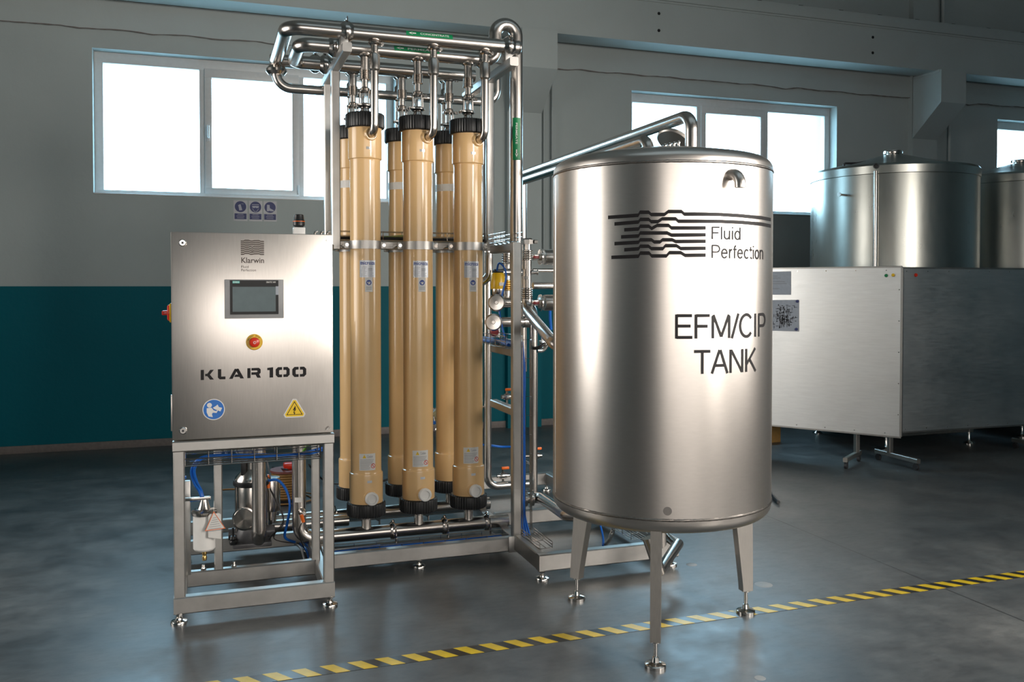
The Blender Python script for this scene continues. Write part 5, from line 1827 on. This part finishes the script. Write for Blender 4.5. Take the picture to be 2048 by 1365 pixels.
def panel(parent, A, B, n, z0, z1, th=.022):
    d = (B - A).normalized()
    up = Vector((0, 0, 1))
    mb = MB().loft([[Vector((A.x, A.y, z0)), Vector((B.x, B.y, z0)), Vector((B.x, B.y, z1)), Vector((A.x, A.y, z1))],
                    [Vector((A.x, A.y, z0)) - n * th, Vector((B.x, B.y, z0)) - n * th, Vector((B.x, B.y, z1)) - n * th, Vector((A.x, A.y, z1)) - n * th]])
    o = part('sheet', mb, 'sheet', parent)
    L = (B - A).length
    mb = MB()
    e = .010
    for (p, q, za_, zb_) in ((A, B, z1, z1), (A, B, z0, z0), (A, A, z0, z1), (B, B, z0, z1)):
        mb.beam(Vector((p.x, p.y, za_)) - n * .01, Vector((q.x, q.y, zb_)) - n * .01, .016, .03, .002) if za_ == zb_ else mb.beam(Vector((p.x, p.y, za_)) - n * .01, Vector((q.x, q.y, zb_)) - n * .01, .018, .03, .002, d)
    part('edge_profile', mb, 'frame_steel', parent)
    m = int(L / .22)
    mb = MB()
    for k in range(m):
        q = A + d * (L * (k + .5) / m)
        for z in (z0 + .02, z1 - .02):
            mb.cyl(Vector((q.x, q.y, z)), Vector((q.x, q.y, z)) + n * .002, .005, 8)
    for k in range(5):
        z = z0 + (z1 - z0) * (k + .7) / 5.4
        mb.cyl(Vector((A.x, A.y, z)) + d * .02, Vector((A.x, A.y, z)) + d * .02 + n * .002, .005, 8)
    part('rivets', mb, 'chrome', parent, kind='stuff')


def stand(parent, base, fd, h, L, sh=0.0):
    """post with a foot bar along fd on two castors"""
    b = Vector(base)
    fd = Vector(fd).normalized()
    part('post', MB().beam((b.x, b.y, .085), (b.x, b.y, h), .038, .038, .003), 'leg_steel', parent)
    b = b + fd * sh
    fb = part('foot_bar', MB().beam(Vector((b.x, b.y, .075)) - fd * L / 2, Vector((b.x, b.y, .075)) + fd * L / 2, .036, .036, .003), 'leg_steel', parent)
    for s in (-1, 1):
        q = b + fd * s * (L / 2 - .03)
        t = Vector((-fd.y, fd.x, 0))
        part('castor', MB().cyl(Vector((q.x, q.y, .026)) - t * .011, Vector((q.x, q.y, .026)) + t * .011, .026, 16).box(q.x - .012, q.x + .012, q.y - .012, q.y + .012, .035, .06, .002), 'dark_metal', fb)


panel(s1, a1, a2, n1, SZ0, SZ1)
stand(s1, a1 + dir1 * .36 - n1 * .045, n1, 1.0, .44, .12)
stand(s1, a1 + dir1 * 1.45 - n1 * .045, n1, 1.0, .44)
b1, b2 = Vector((5.46, 6.02, 0)), Vector((7.45, 5.98, 0))
dir2 = (b2 - b1).normalized()
n2 = Vector((dir2.y, -dir2.x, 0))
s2 = thing('mobile_screen', 'darker sheet-metal screen on a castor stand at the right edge', 'screen', (b1.x, b1.y, 0), 'sheet-metal screens')
panel(s2, b1, b2, n2, SZ0 + .01, SZ1 - .005)
stand(s2, Vector((P(1780, 900, Y=6.075).x, 6.075, 0)), n2, .9, .50, .08)
stand(s2, b1 + dir2 * 1.60 - n2 * .045, n2, 1.0, .50)


def on_plane(px, py, A, n, off=.003):
    d = ray(px, py)
    C0 = Vector((0, 0, CAM_H))
    s = (A - C0).dot(n) / d.dot(n)
    return C0 + d * s + n * off


def quad_sheet(name, pxs, A, n, mat, label, cat, off=.004):
    pts = [on_plane(a, b, A, n, off) for a, b in pxs]
    return one(name, MB().prism(pts, -n * .001), mat, label, cat)


sh1 = quad_sheet('wall_certificate', [(1500, 544.5), (1582, 543), (1582, 590), (1500, 590)], a1, n1, 'paper', 'grey printed sheet at the top left of the bright screen', 'paper')
sh2 = quad_sheet('drawing_sheet', [(1490, 601), (1598, 600), (1598, 663.5), (1490, 660)], a1, n1, 'paper', 'grey sheet with a black line drawing pinned under the printed sheet', 'paper')
f = lambda u, v: on_plane(u, v, a1, n1, .0055)
mb = MB()
for k, (a, b) in enumerate(((552, 1556), (556, 1562), (563, 1570), (567, 1574), (577, 1560))):
    mb.flat([[f(1545, a), f(b, a), f(b, a + 1.2), f(1545, a + 1.2)]])
part('print_lines', mb, 'grey_ink', sh1)
mb = MB()
for k in range(150):
    u = 1568 + random.gauss(0, 11)
    v = 632 + random.gauss(0, 11)
    if abs(u - 1568) > 24 or abs(v - 631) > 24:
        continue
    w_, h_ = random.choice(((5, .8), (.8, 6), (3, 1.2), (1.2, 3.5)))
    mb.flat([[f(u, v), f(u + w_, v), f(u + w_, v + h_), f(u, v + h_)]])
for u in (1560, 1568, 1574):
    mb.flat([[f(u, 612), f(u + .8, 612), f(u + .8, 655), f(u, 655)]])
part('line_drawing', mb, 'black_ink', sh2)
for px, py, m_, l in ((1595, 603, 'navy_sign', 'dark blue magnet on the upper corner of the drawing sheet'), (1593, 659, 'navy_sign', 'dark blue magnet on the lower corner of the drawing sheet'), (1772.5, 551.5, 'green', 'green magnet near the top of the bright screen'), (1786.5, 550.5, 'yellow', 'yellow magnet near the top of the bright screen')):
    q = on_plane(px, py, a1, n1, .0)
    one('magnet', MB().lathe([(0, .001), (.013, .001), (.014, .005), (.012, .011), (0, .012)], q, n1, 18), m_, l, 'magnet', 'round magnets on the screens')
q = on_plane(1831, 550.5, b1, n2, 0)
one('magnet', MB().lathe([(0, .0), (.015, .0), (.016, .005), (.013, .011), (0, .012)], q, n2, 18), 'red', 'red magnet on the darker screen', 'magnet', 'round magnets on the screens')

# ================================================================== CLUTTER ON THE FLOOR
q = P(573, 1001, Z=0)
cr = thing('cable_reel', 'tan cable reel with red grip on the floor behind the stand', 'cable reel', q)
part('drum', MB().lathe([(0, .02), (.09, .02), (.09, .20), (0, .20)], q, n=28), 'carton', cr)
for k in range(10):
    z = .032 + k * .0175
    part('cable_turn', MB().lathe([(.09, z - .008), (.100, z - .006), (.103, z), (.100, z + .006), (.09, z + .008)], q, n=28), 'rope', cr)
part('flange', MB().lathe([(0, 0), (.12, 0), (.12, .02), (0, .02)], q, n=28), 'black', cr)
part('flange', MB().lathe([(0, .205), (.11, .205), (.11, .22), (0, .22)], q, n=28), plain('reel_red_brown', (.20, .06, .05), .5), cr)
part('grip', MB().box(q.x - .02, q.x + .08, q.y - .035, q.y + .035, .22, .265, .012), 'red', cr)
for k in range(3):
    hose('extension_lead', [q + Vector((.17 * cos(a) * (1 + .1 * k), .15 * sin(a) * (1 + .1 * k), .006 + .004 * k)) for a in [j * .5 + k for j in range(12)]], .006, 'rope', ('tan cord loop lying flat around the reel', 'second tan cord loop around the reel', 'outer tan cord loop around the reel')[k], 'cord')
hose('extension_lead', [P(430, 982, Z=.006), P(460, 979, Z=.006), P(500, 980, Z=.006), P(560, 985, Z=.006)], .006, 'rope', 'tan cord running left along the floor from the reel', 'cord')
hose('extension_lead', [P(545, 935, Z=.05), P(560, 938, Z=.2), P(575, 940, Z=.25)], .006, 'cable', 'black cord running left from the reel grip', 'cord')
hose('extension_lead', [P(618, 930, Z=.2), P(630, 945, Z=.1), P(650, 962, Z=.006), P(680, 968, Z=.006), P(760, 963, Z=.006), P(780, 955, Z=.006)], .007, 'cable', 'black cord curving right across the floor behind the columns', 'cord')
hose('extension_lead', [P(985, 960, Z=.006), P(1010, 963, Z=.006), P(1060, 962, Z=.006)], .006, 'cable', 'black cord on the floor behind the short post', 'cord')
q = P(1538, 884, Z=0)
cbx = thing('carton', 'small brown carton on the floor at the right tank edge', 'box', q)
part('box', MB().box(q.x - .12, q.x + .09, q.y - .06, q.y + .10, 0, .15, .004), 'carton', cbx)
part('flap', MB().box(q.x - .12, q.x + .09, q.y - .06, q.y - .056, .15, .17, .001), 'carton', cbx)
